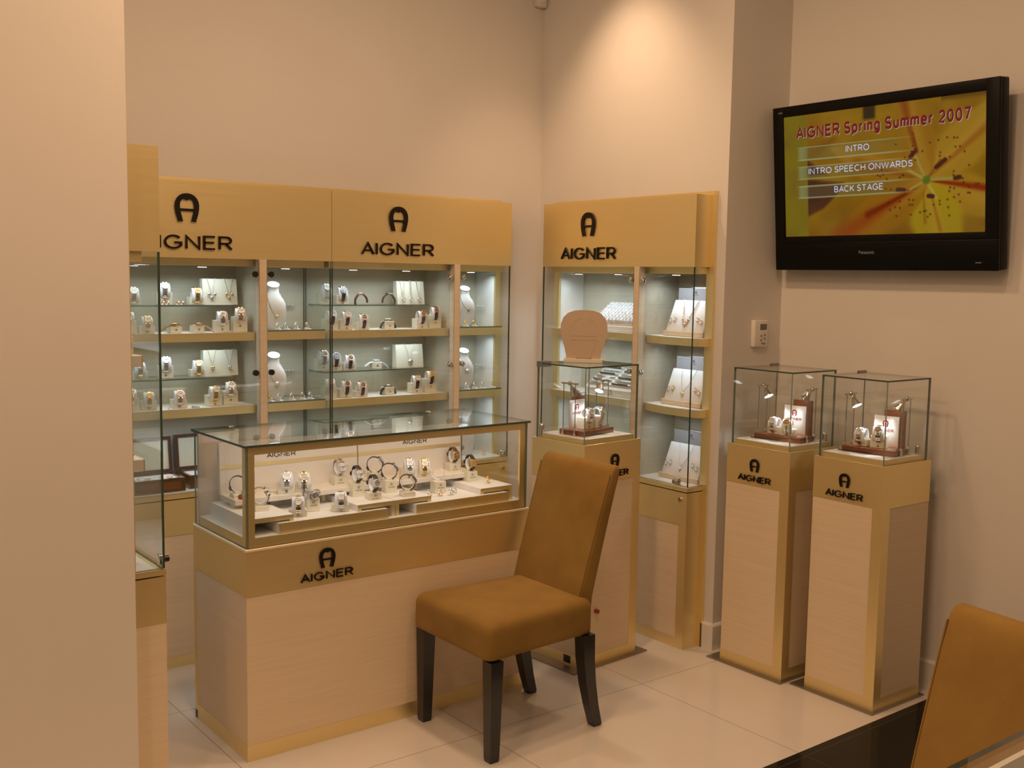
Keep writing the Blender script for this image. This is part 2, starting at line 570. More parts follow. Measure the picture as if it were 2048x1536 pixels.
EM_OUT = [(.345, 0), (.325, .04), (.36, .13), (.405, .28), (.435, .45), (.44, .58), (.42, .71), (.36, .83), (.27, .92), (.15, .98), (0, 1.0)]
EM_IN = [(.145, .015), (.165, .06), (.185, .15), (.225, .30), (.255, .45), (.262, .56), (.25, .66), (.215, .74), (.15, .795), (.07, .79), (0, .75)]


def add_emblem(mb, cx, z0, h, depth, mat, y=0.0, M=None):
    """horseshoe shaped letter A"""
    for sgn in (1, -1):
        for i in range(len(EM_OUT) - 1):
            q = [EM_OUT[i], EM_OUT[i + 1], EM_IN[i + 1], EM_IN[i]]
            mb.prism([(cx + sgn * a * h, z0 + b * h) for a, b in q], y - depth, y, mat, M)
    mb.prism([(cx + a * h, z0 + b * h) for a, b in ((-.25, .375), (.25, .375), (.255, .46), (-.255, .46))], y - depth * .9, y, mat, M)
    return mb


def RZ(a):
    return Matrix.Rotation(a, 4, 'Z')


# ------------------------------------------------------------------ the room
XT = 0.38          # wall carrying the screen
YS = -1.239        # step between the cabinet wall and the screen wall
b = MB(); b.box(-5.2, 0.7, -2.1, 0.5, -.12, 0, 'floor_tile'); struct('floor', b)
b = MB(); b.box(-5.2, 0.7, -6.8, -2.1, -.12, -0.0, 'black_tile'); struct('floor_black', b)
b = MB(); b.box(-5.2, 0.7, -6.8, 0.5, CEIL, CEIL + .12, 'ceiling_paint'); struct('ceiling', b)
b = MB()
b.box(-2.47, 0.0, 0, .3, 1.663, CEIL, 'wall_paint')
b.box(-2.47, 0.0, 0, .3, 0, .69, 'wall_paint')
b.box(-.283, 0.0, 0, .3, .69, 1.663, 'wall_paint')
struct('wall_back', b)
b = MB()
b.box(0, XT + .3, YS, .3, 1.663, CEIL, 'wall_paint')
b.box(0, XT + .3, YS, .3, 0, .69, 'wall_paint')
b.box(0, XT + .3, -.172, .3, .69, 1.663, 'wall_paint')
b.box(0, XT + .3, YS, -1.157, .69, 1.663, 'wall_paint')
b.box(XT, XT + .3, -6.8, YS, 0, CEIL, 'wall_paint')
struct('wall_right', b)
b = MB()
b.box(-5.2, -2.47, -1.2, .3, 1.663, CEIL, 'wall_paint')
b.box(-5.2, -2.47, -1.2, .3, 0, .69, 'wall_paint')
b.box(-5.2, -2.47, -1.2, -1.135, .69, 1.663, 'wall_paint')
b.box(-5.2, -2.47, -.185, .3, .69, 1.663, 'wall_paint')
struct('wall_left', b)
b = MB(); b.box(-5.2, -5.0, -6.8, -1.2, 0, CEIL, 'wall_paint'); struct('wall_far_left', b)
b = MB(); b.box(-5.2, .7, -6.8, -6.6, 0, CEIL, 'wall_paint'); struct('wall_front', b)


def skirt(name, pts, h=.115, t=.014):
    """skirting board along a polyline of wall feet (offset towards the room on the left of travel)"""
    mb = MB()
    for (a, c) in zip(pts[:-1], pts[1:]):
        a, c = Vector(a), Vector(c)
        d = (c - a).normalized(); n = Vector((-d.y, d.x))
        q = [a, c + d * 0, c + n * t, a + n * t]
        vs = [(p.x, p.y, 0) for p in q] + [(p.x, p.y, h - .008) for p in q]
        q2 = [a, c, c + n * (t - .006), a + n * (t - .006)]
        vs += [(p.x, p.y, h) for p in q2]
        mb.add(vs, [(0, 1, 5, 4), (1, 2, 6, 5), (2, 3, 7, 6), (3, 0, 4, 7), (4, 5, 9, 8), (5, 6, 10, 9), (6, 7, 11, 10), (7, 4, 8, 11), (8, 9, 10, 11)], 'skirting_paint')
    return struct(name, mb)


skirt('baseboard_right', [(0, YS), (0, -1.178)])
skirt('baseboard_right_return', [(XT, YS), (-.014, YS)])
skirt('baseboard_right_far', [(XT, -6.6), (XT, YS)])
skirt('baseboard_back', [(0, 0), (-.262, 0)])


# ------------------------------------------------------------------ wall display cabinets
D = 0.11
U1, U2 = 0.645, 0.680


def lock(parent, x, y, z, name='lock', mat='chrome'):
    mb = MB(); mb.cyl((x, y + .006, z), (x, y - .008, z), .009, mat, n=16)
    mb.cyl((x, y - .008, z), (x, y - .0095, z), .006, 'steel_dark', n=12)
    return mb.build(name, parent)


def wall_cabinet(label, loc, rz, W, left_end, right_end, hinge_mat, glass_shelves=True, top_light=1.0, curved=False, lock_u=None, tx=(.334, .382)):
    root = thing('display_cabinet', label, 'cabinet', loc, rz, 'glazed wall cabinets with gold headers')
    # header
    mb = MB(); mb.box(.0008, W - .0008, -D, 0, 1.661, 1.964, 'gold')
    hd = mb.build('header', root)
    mb = MB(); add_emblem(mb, tx[0], 1.802, .111, .008, 'emblem_black', -D); o = mb.build('emblem', hd)
    mb = MB(); add_text(mb, 'AIGNER', tx[0], 1.694, tx[1], .056, .008, 'emblem_black', -D); mb.build('lettering', hd)
    # frame on the wall
    mb = MB()
    fl = -.024 if left_end else 0
    fr = W + (.022 if right_end == 2 else (.010 if right_end else 0))
    mb.box(fl, fr, -.014, 0, 1.9645, 1.981, 'gold')
    if left_end:
        mb.box(fl, .014, -.014, .0, .713, 1.9645, 'gold')
    if right_end:
        mb.box(W - .020, fr, -.014, .0, .0 if right_end == 2 else .713, 1.9645, 'gold')
    mb.build('frame', root)
    # niche
    mb = MB(); mb.box(0, W, .15, .166, .69, 1.664, 'panel'); mb.build('back_panel', root)
    if left_end:
        mb = MB(); mb.box(.0, .014, 0, .15, .713, 1.632, 'white'); mb.build('side_panel', root)
    if right_end:
        mb = MB(); mb.box(W - .020, W - .006, 0, .15, .713, 1.632, 'white'); mb.build('side_panel', root)
    mb = MB(); mb.box(U1 + .006, U2 - .006, -.075, .15, .713, 1.632, 'panel'); mb.build('divider_panel', root)
    mb = MB(); mb.box(U1, U2, -D, -.075, .713, 1.661, 'wood'); mb.build('divider_post', root)
    mb = MB(); mb.box(.012, W - .012, -.06, .15, 1.632, 1.661, 'gold'); lb = mb.build('light_box', root)
    for u in (.16, .44, .81):
        mb = MB(); mb.cyl((u, -.012, 1.633), (u, -.012, 1.626), .022, 'chrome', n=20)
        mb.cyl((u, -.012, 1.6262), (u, -.012, 1.6245), .018, 'downlight_glow', n=20)
        mb.build('downlight', lb)
    # shelves
    a0, a1 = (.016 if left_end else .004), U1 + .004
    b0, b1 = U2 - .004, (W - .022 if right_end else W - .006)
    for zt in (1.357, 1.05):
        for s0, s1, wide in ((a0, a1, True), (b0, b1 + (.012 if right_end else 0), False)):
            mb = MB()
            if curved and not wide:
                n = 8
                q = [(s0, .15), (s0, -.05)]
                for k in range(n + 1):
                    t = k / n
                    q.append((s0 + (s1 + .02 - s0) * t, -.05 - .034 * math.sin(PI * .5 * (1 - abs(2 * t - 1.15) / 1.2))))
                q.append((s1 + .02, .0)); q.append((s1 - .012, .0)); q.append((s1 - .012, .15))
                Mx = Matrix(((1, 0, 0, 0), (0, 0, 1, 0), (0, 1, 0, 0), (0, 0, 0, 1)))
                mb.prism(q, zt - .034, zt, 'white', Mx, 'gold')
            else:
                mb.box(s0, s1, -.056, .15, zt - .032, zt, 'white')
                mb.box(s0, s1, -.060, -.056, zt - .034, zt + .001, 'gold')
            mb.build('shelf', root)
            if not wide and not curved:
                mb = MB(); mb.pane(s0 + .004, s1, -.058, .148, zt + .0012, zt + .0072, 'glass_shelf', 'shelf_edge'); mb.build('glass_sheet', root)
    if glass_shelves:
        for zt in (1.470, 1.170):
            mb = MB(); mb.pane(.018, .578, .0, .148, zt - .006, zt, 'glass_shelf', 'shelf_edge'); gs = mb.build('glass_shelf', root)
            for u in (.03, .56):
                mb = MB(); mb.cyl((u, .151, zt - .009), (u, .125, zt - .009), .003, 'chrome', n=8); mb.build('shelf_pin', gs)
    # glazing
    g = MB(); g.pane(.004, U1 + .002, -D, -D + .006, .717, 1.660); gd = g.build('glass_door', root)
    g = MB(); g.pane(U2 - .002, W - .004, -D, -D + .006, .717, 1.660); gd2 = g.build('glass_door', root)
    for d, u in ((gd, U1 - .018), (gd2, U2 + .018)):
        for z in (1.60, 1.19, .785):
            mb = MB()
            if hinge_mat == 'black':
                mb.cyl((u, -D, z), (u, -D - .004, z), .0125, 'black', n=20)
            else:
                mb.box(-.011, .011, -D - .005, -D, -.011, .011, 'chrome', .002, Matrix.Translation((u, 0, z)) @ Matrix.Rotation(PI / 4, 4, 'Y'))
            mb.cyl((u, -D + .006, z), (u, -D + .012, z), .012, 'chrome', n=16)
            mb.box(u - .004, u + .024 if d is gd else u + .004, -D + .006, -D + .016, z - .006, z + .006, 'chrome')
            mb.build('hinge', d)
    if lock_u is not None:
        mb = MB(); mb.box(lock_u - .014, lock_u + .014, -D - .004, -D + .010, .719, .752, 'chrome', .003)
        mb.cyl((lock_u, -D - .004, .737), (lock_u, -D - .022, .737), .010, 'black' if hinge_mat == 'black' else 'chrome', n=16)
        mb.cyl((lock_u, -D - .022, .737), (lock_u, -D - .024, .737), .006, 'steel_dark', n=12)
        mb.build('door_lock', gd2 if lock_u > .5 else gd)
    for end, u0 in ((left_end, .002), (right_end, W - .008)):
        g = MB(); g.pane(u0, u0 + .006, -D + .0065, .0 if end else .148, .717, 1.631 if not end else 1.660); g.build('side_glass', root)
    # base
    mb = MB()
    mb.box(.0005, W - .0005, -D, 0, .045, .547, 'wood')
    bs = mb.build('base_cabinet', root)
    mb = MB(); mb.box(.0004, W - .0004, -D - .0015, 0, .547, .692, 'gold'); mb.build('gold_band', bs)
    mb = MB(); mb.box(.0, W, -D - .0015, 0, .0, .045, 'gold'); mb.build('plinth', bs)
    mb = MB(); mb.box(.0, W, -D - .003, .15, .6965, .7135, 'gold'); mb.box(.012, W - .012, -.085, .149, .7135, .7165, 'white'); mb.build('base_top', bs)
    if right_end == 2 or left_end == 2:
        mb = MB()
        s = W - .045 if right_end == 2 else 0
        mb.box(s, s + .045, -D - .0012, 0, .045, .547, 'gold'); mb.build('gold_corner_strip', bs)
    mb = MB(); mb.box(U1 + .0165, U1 + .0185, -D - .0018, -D + .01, .045, .692, 'emblem_grey'); mb.build('door_gap', bs)
    lock(bs, W - .035 if right_end else .035, -D - .002, .662)
    # cabinet lamps
    R = RZ(rz)
    def lamp(u, v, z, p, sx, sy):
        o = area('cabinet_lamp', (u, v - .015, z), p * top_light * .27, sx, COOL, sy, (u, v + .03, z - 1), spread=2.6)
        o.parent = root
    lamp(.31, .01, 1.622, 3.3, .5, .06); lamp(.83, .01, 1.622, 1.6, .2, .06)
    lamp(.31, .02, 1.318, 2.2, .5, .06); lamp(.83, .02, 1.318, 1.1, .2, .06)
    lamp(.31, .02, 1.010, 1.3, .5, .06); lamp(.83, .02, 1.010, 0.7, .2, .06)
    return root


WL = 0.981
wall_cabinet('gold-headed glass wall cabinet on the back wall, left of the seam, black hinge discs', (-2.231, 0, 0), 0, WL, 0, 0, 'black', tx=(.341, .372))
wall_cabinet('gold-headed glass wall cabinet on the back wall next to the room corner', (-1.250, 0, 0), 0, WL, 0, 1, 'chrome', lock_u=.945)
wall_cabinet('single gold-headed glass wall cabinet on the right wall holding white jewellery boxes', (0, -.161, 0), -PI / 2, 1.007, 1, 2, 'chrome', False, 1.0, True, .945)
wall_cabinet('end of a gold-headed wall cabinet jutting from behind the left wall edge', (-2.4735, -1.150, 0), PI / 2, .965, 1, 0, 'black', False, .8, False, .035)


# ------------------------------------------------------------------ free-standing display counter
def display_counter(label, loc, rz, W, Dp, inside=True):
    root = thing('display_counter', label, 'counter', loc, rz)
    H1, H2 = .7135, 1.0535
    mb = MB(); mb.box(0, W, 0, Dp, .055, .555, 'wood'); body = mb.build('body', root)
    mb = MB(); mb.box(-.0012, W + .0012, -.0012, Dp, .555, .7045, 'gold'); band = mb.build('gold_band', root)
    mb = MB(); add_emblem(mb, .290, .613, .068, .006, 'emblem_black', -.0012); mb.build('emblem', band)
    mb = MB(); add_text(mb, 'AIGNER', .290, .572, .198, .029, .006, 'emblem_black', -.0012); mb.build('lettering', band)
    mb = MB(); mb.box(-.0012, W + .0012, -.0012, Dp, .0, .055, 'gold'); mb.build('plinth', root)
    mb = MB(); mb.box(-.0013, .03, Dp - .022, Dp + .001, .0, .555, 'gold'); mb.box(-.0018, .02, Dp - .020, Dp + .0012, 0.0, .03, 'black'); mb.build('rear_corner_strip', root)
    mb = MB(); mb.box(-.003, W + .003, -.003, Dp, .7045, H1, 'ledge_lit_gold', .0015, None, 1); mb.build('ledge', root)
    # glass case
    gl = MB(); gl.pane(.006, W - .006, .004, .010, H1, 1.0455, edge='glass_edge_light'); fg = gl.build('front_glass', root)
    for nm, x in (('side_glass', .004), ('side_glass', W - .010)):
        gl = MB(); gl.pane(x, x + .006, .0105, Dp - .006, H1, 1.0455, edge='glass_edge_light'); gl.build(nm, root)
    gl = MB(); gl.pane(.36, W - .0105, Dp - .016, Dp - .010, H1, 1.0450, edge='glass_edge_light'); gl.build('rear_glass', root)
    mb = MB(); mb.box(.0105, .37, Dp - .024, Dp - .0165, H1, 1.0440, 'beige_board'); mb.build('rear_panel', root)
    gl = MB(); gl.pane(-.004, W + .004, -.004, Dp + .002, 1.0457, H2); gl.build('top_glass', root)
    # gold mitred frame behind the front glass
    mb = MB()
    xo0, xo1, zo0, zo1 = .011, W - .011, H1, 1.0450
    xi0, xi1, zi0, zi1 = .036, W - .036, .745, 1.0195
    for q in ([(xo0, zo0), (xo1, zo0), (xi1, zi0), (xi0, zi0)], [(xo0, zo1), (xi0, zi1), (xi1, zi1), (xo1, zo1)],
              [(xo0, zo0), (xi0, zi0), (xi0, zi1), (xo0, zo1)], [(xo1, zo0), (xo1, zo1), (xi1, zi1), (xi1, zi0)]):
        mb.prism(q, .0105, .016, 'gold')
    mb.box(.0105, .0125, .0105, .050, zo0, zo1, 'gold'); mb.box(W - .0125, W - .0105, .0105, .050, zo0, zo1, 'gold')
    mb.build('front_frame', root)
    mb = MB(); mb.box(.012, W - .012, .017, Dp - .026, H1, .742, 'gold'); mb.box(.012, W - .012, .017, Dp - .026, .742, .744, 'white'); mb.build('case_floor', root)
    mb = MB(); mb.box(.0105, .0135, Dp - .028, Dp - .0245, .7445, 1.0440, 'wood'); mb.build('rear_corner_post', root)
    if inside:
        for x in (.30, .86):
            o = area('case_lamp', (x, .035, 1.036), 0.42, .45, (1, .93, .86), .03, (x, .19, .80)); o.parent = root
    return root


display_counter('free-standing glass-topped display counter full of watches in the middle of the shop', (-2.075, -1.076, 0), 0, 1.163, .453)
display_counter('glass-topped counter of which only one corner shows at the lower right', (-2.42, -4.08, 0), 0, 1.3, .45, False)


# ------------------------------------------------------------------ chairs
def chair(label, loc, rz):
    root = thing('dining_chair', label, 'chair', loc, rz, 'tan suede chairs with black legs')
    # seat: rounded slab, a little narrower at the back
    secs = []
    for z, ins in ((.350, .012), (.3525, .005), (.358, .001), (.372, .0), (.440, .0), (.455, .002), (.466, .007), (.474, .016), (.479, .030), (.482, .055), (.4835, .110)):
        ring = []
        r = max(.004, .030 - ins * .2)
        for cx, cy, a0, rx in ((1, 1, 0, .203), (-1, 1, 90, .212), (-1, -1, 180, .230), (1, -1, 270, .228)):
            yy = .228 if cy > 0 else .258
            for k in range(6):
                a = math.radians(a0 + 90 * k / 5)
                ring.append((cx * (rx - ins - r) + r * math.cos(a), cy * (yy - ins - r) + r * math.sin(a), z))
        secs.append(ring)
    MB().loft(secs, 'suede').build('seat', root)
    # backrest, leaning
    secs = []
    hs = [(.352, .0), (.40, .0), (.47, .0), (.55, .0), (.65, 0), (.75, 0), (.85, 0), (.905, 0), (.922, .002), (.932, .006), (.938, .014), (.940, .022)]
    for z, r in hs:
        t = (z - .45) / .49
        yf = .178 + .135 * t + .012 * t * t
        th = .072 - .024 * t
        if z < .45:
            yf = .178; th = .072
        w = (.189 + .010 * t) - r * .45
        yf += r * .9; th -= r * 1.7
        th = max(.012, th)
        rr = min(.014, th * .45)
        ring = []
        for cx, cy, a0 in ((w - rr, yf + rr, -90), (w - rr, yf + th - rr, 0), (-w + rr, yf + th - rr, 90), (-w + rr, yf + rr, 180)):
            for k in range(5):
                a = math.radians(a0 + 90 * k / 4)
                ring.append((-.022 + cx + rr * math.cos(a), cy + rr * math.sin(a), z - (.005 * (abs(cx) / .19) ** 2 if z > .9 else 0)))
        secs.append(ring)
    mb = MB(); mb.loft(secs, 'suede'); bk = mb.build('backrest', root)
    for sx in (-1, 1):
        mb = MB()
        pts = []
        for z in (.47, .55, .65, .75, .85, .905):
            t = (z - .45) / .49
            pts.append((-.022 + sx * (.184 + .010 * t), .178 + .135 * t + .012 * t * t + .0018, z))
        mb.tube(pts, .0024, 'suede', 6)
        mb.build('seam_piping', bk)
    # legs
    for sx in (-1, 1):
        mb = MB()
        sec = lambda x, y, z, h: [(x - h, y - h, z), (x + h, y - h, z), (x + h, y + h, z), (x - h, y + h, z)]
        mb.loft([sec(sx * .202, -.218, .345, .025), sec(sx * .2035, -.220, .012, .0185), sec(sx * .2035, -.220, .0, .0165)], 'leg_black', smooth=False)
        mb.build('leg', root)
        mb = MB()
        ss = []
        for z, y, h in ((.35, .200, .026), (.26, .204, .0245), (.17, .216, .0225), (.08, .236, .020), (.010, .256, .0185), (0, .257, .0165)):
            ss.append(sec(sx * .186, y, z, h))
        mb.loft(ss, 'leg_black', smooth=False)
        mb.build('leg', root)
    return root


chair('tan suede high-backed chair with black legs standing in front of the display counter', (-1.2, -1.335, 0), -PI / 2)
chair('tan suede chair cropped by the lower right edge, only its backrest showing', (-1.745, -3.26, 0), -PI / 2 - .15)


# ------------------------------------------------------------------ pedestals with glass cubes
def pedestal(label, loc, rz, pl, pr, logo_face, strip_u):
    """origin at the corner nearest the room; x along the right face, y along the left face"""
    root = thing('display_pedestal', label, 'pedestal', loc, rz, 'gold and beige display pedestals')
    HB, HG, e = .9345, 1.2503, .0012
    mb = MB(); mb.box(e, pr - e, e, pl - e, .05, HB - .160, 'wood'); body = mb.build('body', root)
    mb = MB(); mb.box(0, pr, 0, pl, HB - .160, HB, 'gold'); band = mb.build('gold_band', root)
    sx0, sx1 = (0, .045) if strip_u == 0 else (pr - .045, pr)
    mb = MB(); mb.box(sx0, sx1, 0, .045, .05, HB - .160, 'gold'); mb.build('gold_corner_strip', root)
    mb = MB(); mb.box(0, pr, 0, pl, .006, .05, 'gold'); mb.build('plinth', root)
    mb = MB()
    if logo_face == 'left':
        mb.box(-.022, pr + .02, -.012, pl + .055, 0, .006, 'steel_plate')
    else:
        mb.box(-.055, pr + .055, -.022, pl + .03, 0, .006, 'steel_plate')
    mb.build('floor_plate', root)
    # emblem, lettering on the logo face
    if logo_face == 'left':
        M = Matrix.Translation((0, pl, 0)) @ RZ(-PI / 2); c = pl * .46
    else:
        M = Matrix.Identity(4); c = pr * .53
    mb = MB(); add_emblem(mb, c, .832, .053, .006, 'emblem_black', 0, M); mb.build('emblem', band)
    mb = MB(); add_text(mb, 'AIGNER', c, .790, .165, .026, .006, 'emblem_black', 0, 0, M); mb.build('lettering', band)
    # platform inside the glass
    i = .012
    mb = MB(); mb.box(i + .010, pr - i - .010, i + .010, pl - i - .010, HB, .951, 'gold'); mb.box(i + .010, pr - i - .010, i + .010, pl - i - .010, .951, .954, 'white'); mb.build('platform', root)
    g = .006
    c = MB(); c.pane(i, pr - i, i, i + g, HB, HG - g, edge='glass_edge_light'); gc = c.build('glass_front', root)
    c = MB(); c.pane(i, i + g, i + g, pl - i, HB, HG - g, edge='glass_edge_light'); c.build('glass_side', root)
    c = MB(); c.pane(pr - i - g, pr - i, i + g, pl - i, HB, HG - g, edge='glass_edge_light'); c.build('glass_side', root)
    c = MB(); c.pane(i + g, pr - i - g, pl - i - g, pl - i, HB, HG - g, edge='glass_edge_light'); c.build('glass_back', root)
    c = MB(); c.pane(i, pr - i, i, pl - i, HG - g, HG); tp = c.build('glass_top', root)
    # corner clip of the lid
    mb = MB()
    if logo_face == 'left':
        mb.box(pr - i - .05, pr - i + .003, pl - i - .004, pl - i + .003, HG - .004, HG + .006, 'steel_dark')
        kx, ky = pr - i - .012, .075
        ball = [(pr - i - .02, .04)]
    else:
        mb.box(i - .003, i + .05, pl - i - .03, pl - i + .003, HG - .018, HG + .005, 'steel_dark')
        ball = [(.028, pl - .028)]
    mb.build('lid_hinge', tp)
    for (bx, by) in ball:
        mb = MB(); mb.cyl((bx, by, HB + .001), (bx, by, HB + .045), .011, 'chrome', n=14); mb.sphere((bx, by, HB + .047), .0115, 'chrome', 10)
        mb.build('glass_clamp', root)
    if logo_face == 'right':
        mb = MB(); mb.box(-.0015, .002, .055, .095, .014, .046, 'black', .001); mb.build('power_inlet', root)
        mb = MB(); mb.cyl((.088, -.014, .235), (.088, .002, .235), .009, 'red', n=16); mb.build('red_button', root)
    else:
        mb = MB(); mb.box(pr - .010, pr + .004, pl - .05, pl - .004, .10, HB - .03, 'gold', .001) ; mb.build('rear_door_edge', root)
    return root


PED = [(-.6384, -1.0931, .0675, .3108, .3382, 'right', 1), (-.0618, -1.6598, .0024, .3200, .3063, 'left', 0), (-.0277, -2.0565, -.0129, .3126, .3012, 'left', 0)]
pedestal('gold and beige pedestal behind the chair with a horseshoe plaque on its glass cube', (PED[0][0], PED[0][1], 0), *PED[0][2:])
pedestal('left of the two glass-topped pedestals standing below the screen', (PED[1][0], PED[1][1], 0), *PED[1][2:])
pedestal('right of the two pedestals below the screen, nearest the black floor', (PED[2][0], PED[2][1], 0), *PED[2][2:])


# ------------------------------------------------------------------ watches, stands, jewellery (prototypes share their meshes)
def arc_pt(phi, R, x=0.0):
    return Vector((x, -R * math.cos(phi), R * math.sin(phi)))


_mesh = {}


def cached(key, fn):
    if key not in _mesh:
        _mesh[key] = fn()
    return _mesh[key]


# loop half-depth, half-height, angle of the case, strap ranges measured from the case
FORM = {'cuff': (.0245, .0340, 34, [(24, 336)]), 'loop': (.0280, .0305, 0, [(25, 335)]), 'drape': (.040, .040, 0, [(20, 88), (-88, -20)]),
        'curl': (.034, .034, 0, [(24, 106), (-106, -24)]), 'lay_left': (.085, .085, 0, [(9, 50), (-22, -9)]), 'lay_right': (.085, .085, 0, [(9, 22), (-50, -9)]), 'lay_both': (.085, .085, 0, [(9, 44), (-50, -9)])}


def ell(form, deg, x=0.0, off=0.0):
    """point on the strap's oval: deg from the front upwards, off outwards"""
    a, b_ = FORM[form][:2]
    p = math.radians(deg)
    n = Vector((0, -math.cos(p) / a, math.sin(p) / b_)).normalized()
    return Vector((x, -a * math.cos(p), b_ * math.sin(p))) + n * off, n


def ell_frame(form, deg):
    p, n = ell(form, deg)
    y = -n
    z = Vector((1, 0, 0)).cross(y)
    return Matrix(((1, y.x, z.x, p.x), (0, y.y, z.y, p.y), (0, y.z, z.z, p.z), (0, 0, 0, 1)))


def strap_me(style, form, m1, m2):
    a, b_, c0, rng = FORM[form]
    mb = MB()
    for s0, s1 in rng:
        s0, s1 = s0 + c0, s1 + c0
        L = abs(math.radians(s1 - s0)) * (a + b_) / 2
        if style == 'leather':
            n = max(8, int(L / .005))
            secs = []
            for i in range(n + 1):
                t = i / n
                d = s0 + (s1 - s0) * t
                one = len(rng) == 1
                e = math.sin(PI * t) if one else (t if s0 > c0 else 1 - t)
                w = .0095 - .0028 * e
                secs.append([ell(form, d, -w, -.0014)[0], ell(form, d, w, -.0014)[0], ell(form, d, w * .93, .0012)[0], ell(form, d, -w * .93, .0012)[0]])
            mb.loft(secs, m1, smooth=False)
            if form == 'loop':
                M = ell_frame(form, 175)
                mb.box(-.011, .011, -.0035, .002, -.007, .007, m1, 0, M)
                mb.box(-.0115, .0115, -.0045, -.003, -.006, .006, 'silver', 0, M)
        else:
            n = max(4, int(L / .0062))
            for i in range(n):
                M = ell_frame(form, s0 + (s1 - s0) * (i + .5) / n)
                hl = L / n * .43
                w = .0088
                mb.box(-w, -w * .38, -.0015, .0015, -hl, hl, m1, 0, M)
                mb.box(w * .38, w, -.0015, .0015, -hl, hl, m1, 0, M)
                mb.box(-w * .34, w * .34, -.0022, .0015, -hl * .95, hl * .95, m2, 0, M)
    return mb.mesh('strap')


def case_me(shape, metal, form):
    M = ell_frame(form, FORM[form][2])
    mb = MB()
    if shape == 'square':
        mb.box(-.0125, .0125, -.006, .002, -.014, .014, metal, .002, M)
        for sx in (-1, 1):
            for sz in (-1, 1):
                mb.box(sx * .0075 - .002, sx * .0075 + .002, -.003, .002, min(sz * .012, sz * .0175), max(sz * .012, sz * .0175), metal, 0, M)
        mb.cyl((.0125, -.002, 0), (.0155, -.002, 0), .002, metal, n=8, M=M)
    else:
        r = {'round': .0140, 'chrono': .0165, 'small': .0115}[shape]
        mb.cyl((0, .002, 0), (0, -.005, 0), r, metal, n=24, M=M)
        mb.torus((0, -.0055, 0), r - .0013, .0016, metal, 24, 6, 'Y', M)
        for sx in (-1, 1):
            for sz in (-1, 1):
                mb.box(sx * .0068 - .0018, sx * .0068 + .0018, -.002, .0025, min(sz * (r - .002), sz * (r + .0035)), max(sz * (r - .002), sz * (r + .0035)), metal, 0, M)
        for zz in ((0,) if shape != 'chrono' else (-.007, 0, .007)):
            mb.cyl((r * .95, -.0015, zz), (r + .0035 - abs(zz) * .15, -.0015, zz), .0018, metal, n=8, M=M)
    return mb.mesh('case')


def dial_me(shape, dial, form, metal):
    F = ell_frame(form, FORM[form][2])
    y = -.0058
    mk = 'emblem_black' if dial in ('dial_white', 'dial_gold', 'crystal') else 'dial_white'
    mb = MB()
    if shape == 'square':
        mb.box(-.0098, .0098, y - .0006, y + .001, -.0112, .0112, dial, 0, F)
        rr = .008
    else:
        r = {'round': .0120, 'chrono': .0142, 'small': .0096}[shape]
        mb.cyl((0, y + .001, 0), (0, y - .0002, 0), r, dial, n=24, M=F)
        rr = r * .85
    for k in range(12):
        M = F @ Matrix.Rotation(k * PI / 6, 4, 'Y')
        mb.box(-.0004, .0004, y - .0010, y, rr - .0022, rr, mk, 0, M)
    for a, l in ((-1.0, rr * .58), (1.05, rr * .85)):
        mb.box(-.0005, .0005, y - .0013, y - .0004, -.001, l, mk, 0, F @ Matrix.Rotation(a, 4, 'Y'))
    if shape == 'chrono':
        for cx, cz in ((-.0055, 0), (.0055, 0), (0, -.0055)):
            mb.torus((cx, y - .0008, cz), .0030, .0005, 'steel_dark' if dial == 'dial_white' else 'silver', 14, 4, 'Y', F)
    if dial == 'crystal':
        for k in range(10):
            a = k * PI / 5
            mb.sphere((.0125 * math.cos(a), y, .0125 * math.sin(a)), .0028, 'crystal', 6, M=F)
    return mb.mesh('dial')


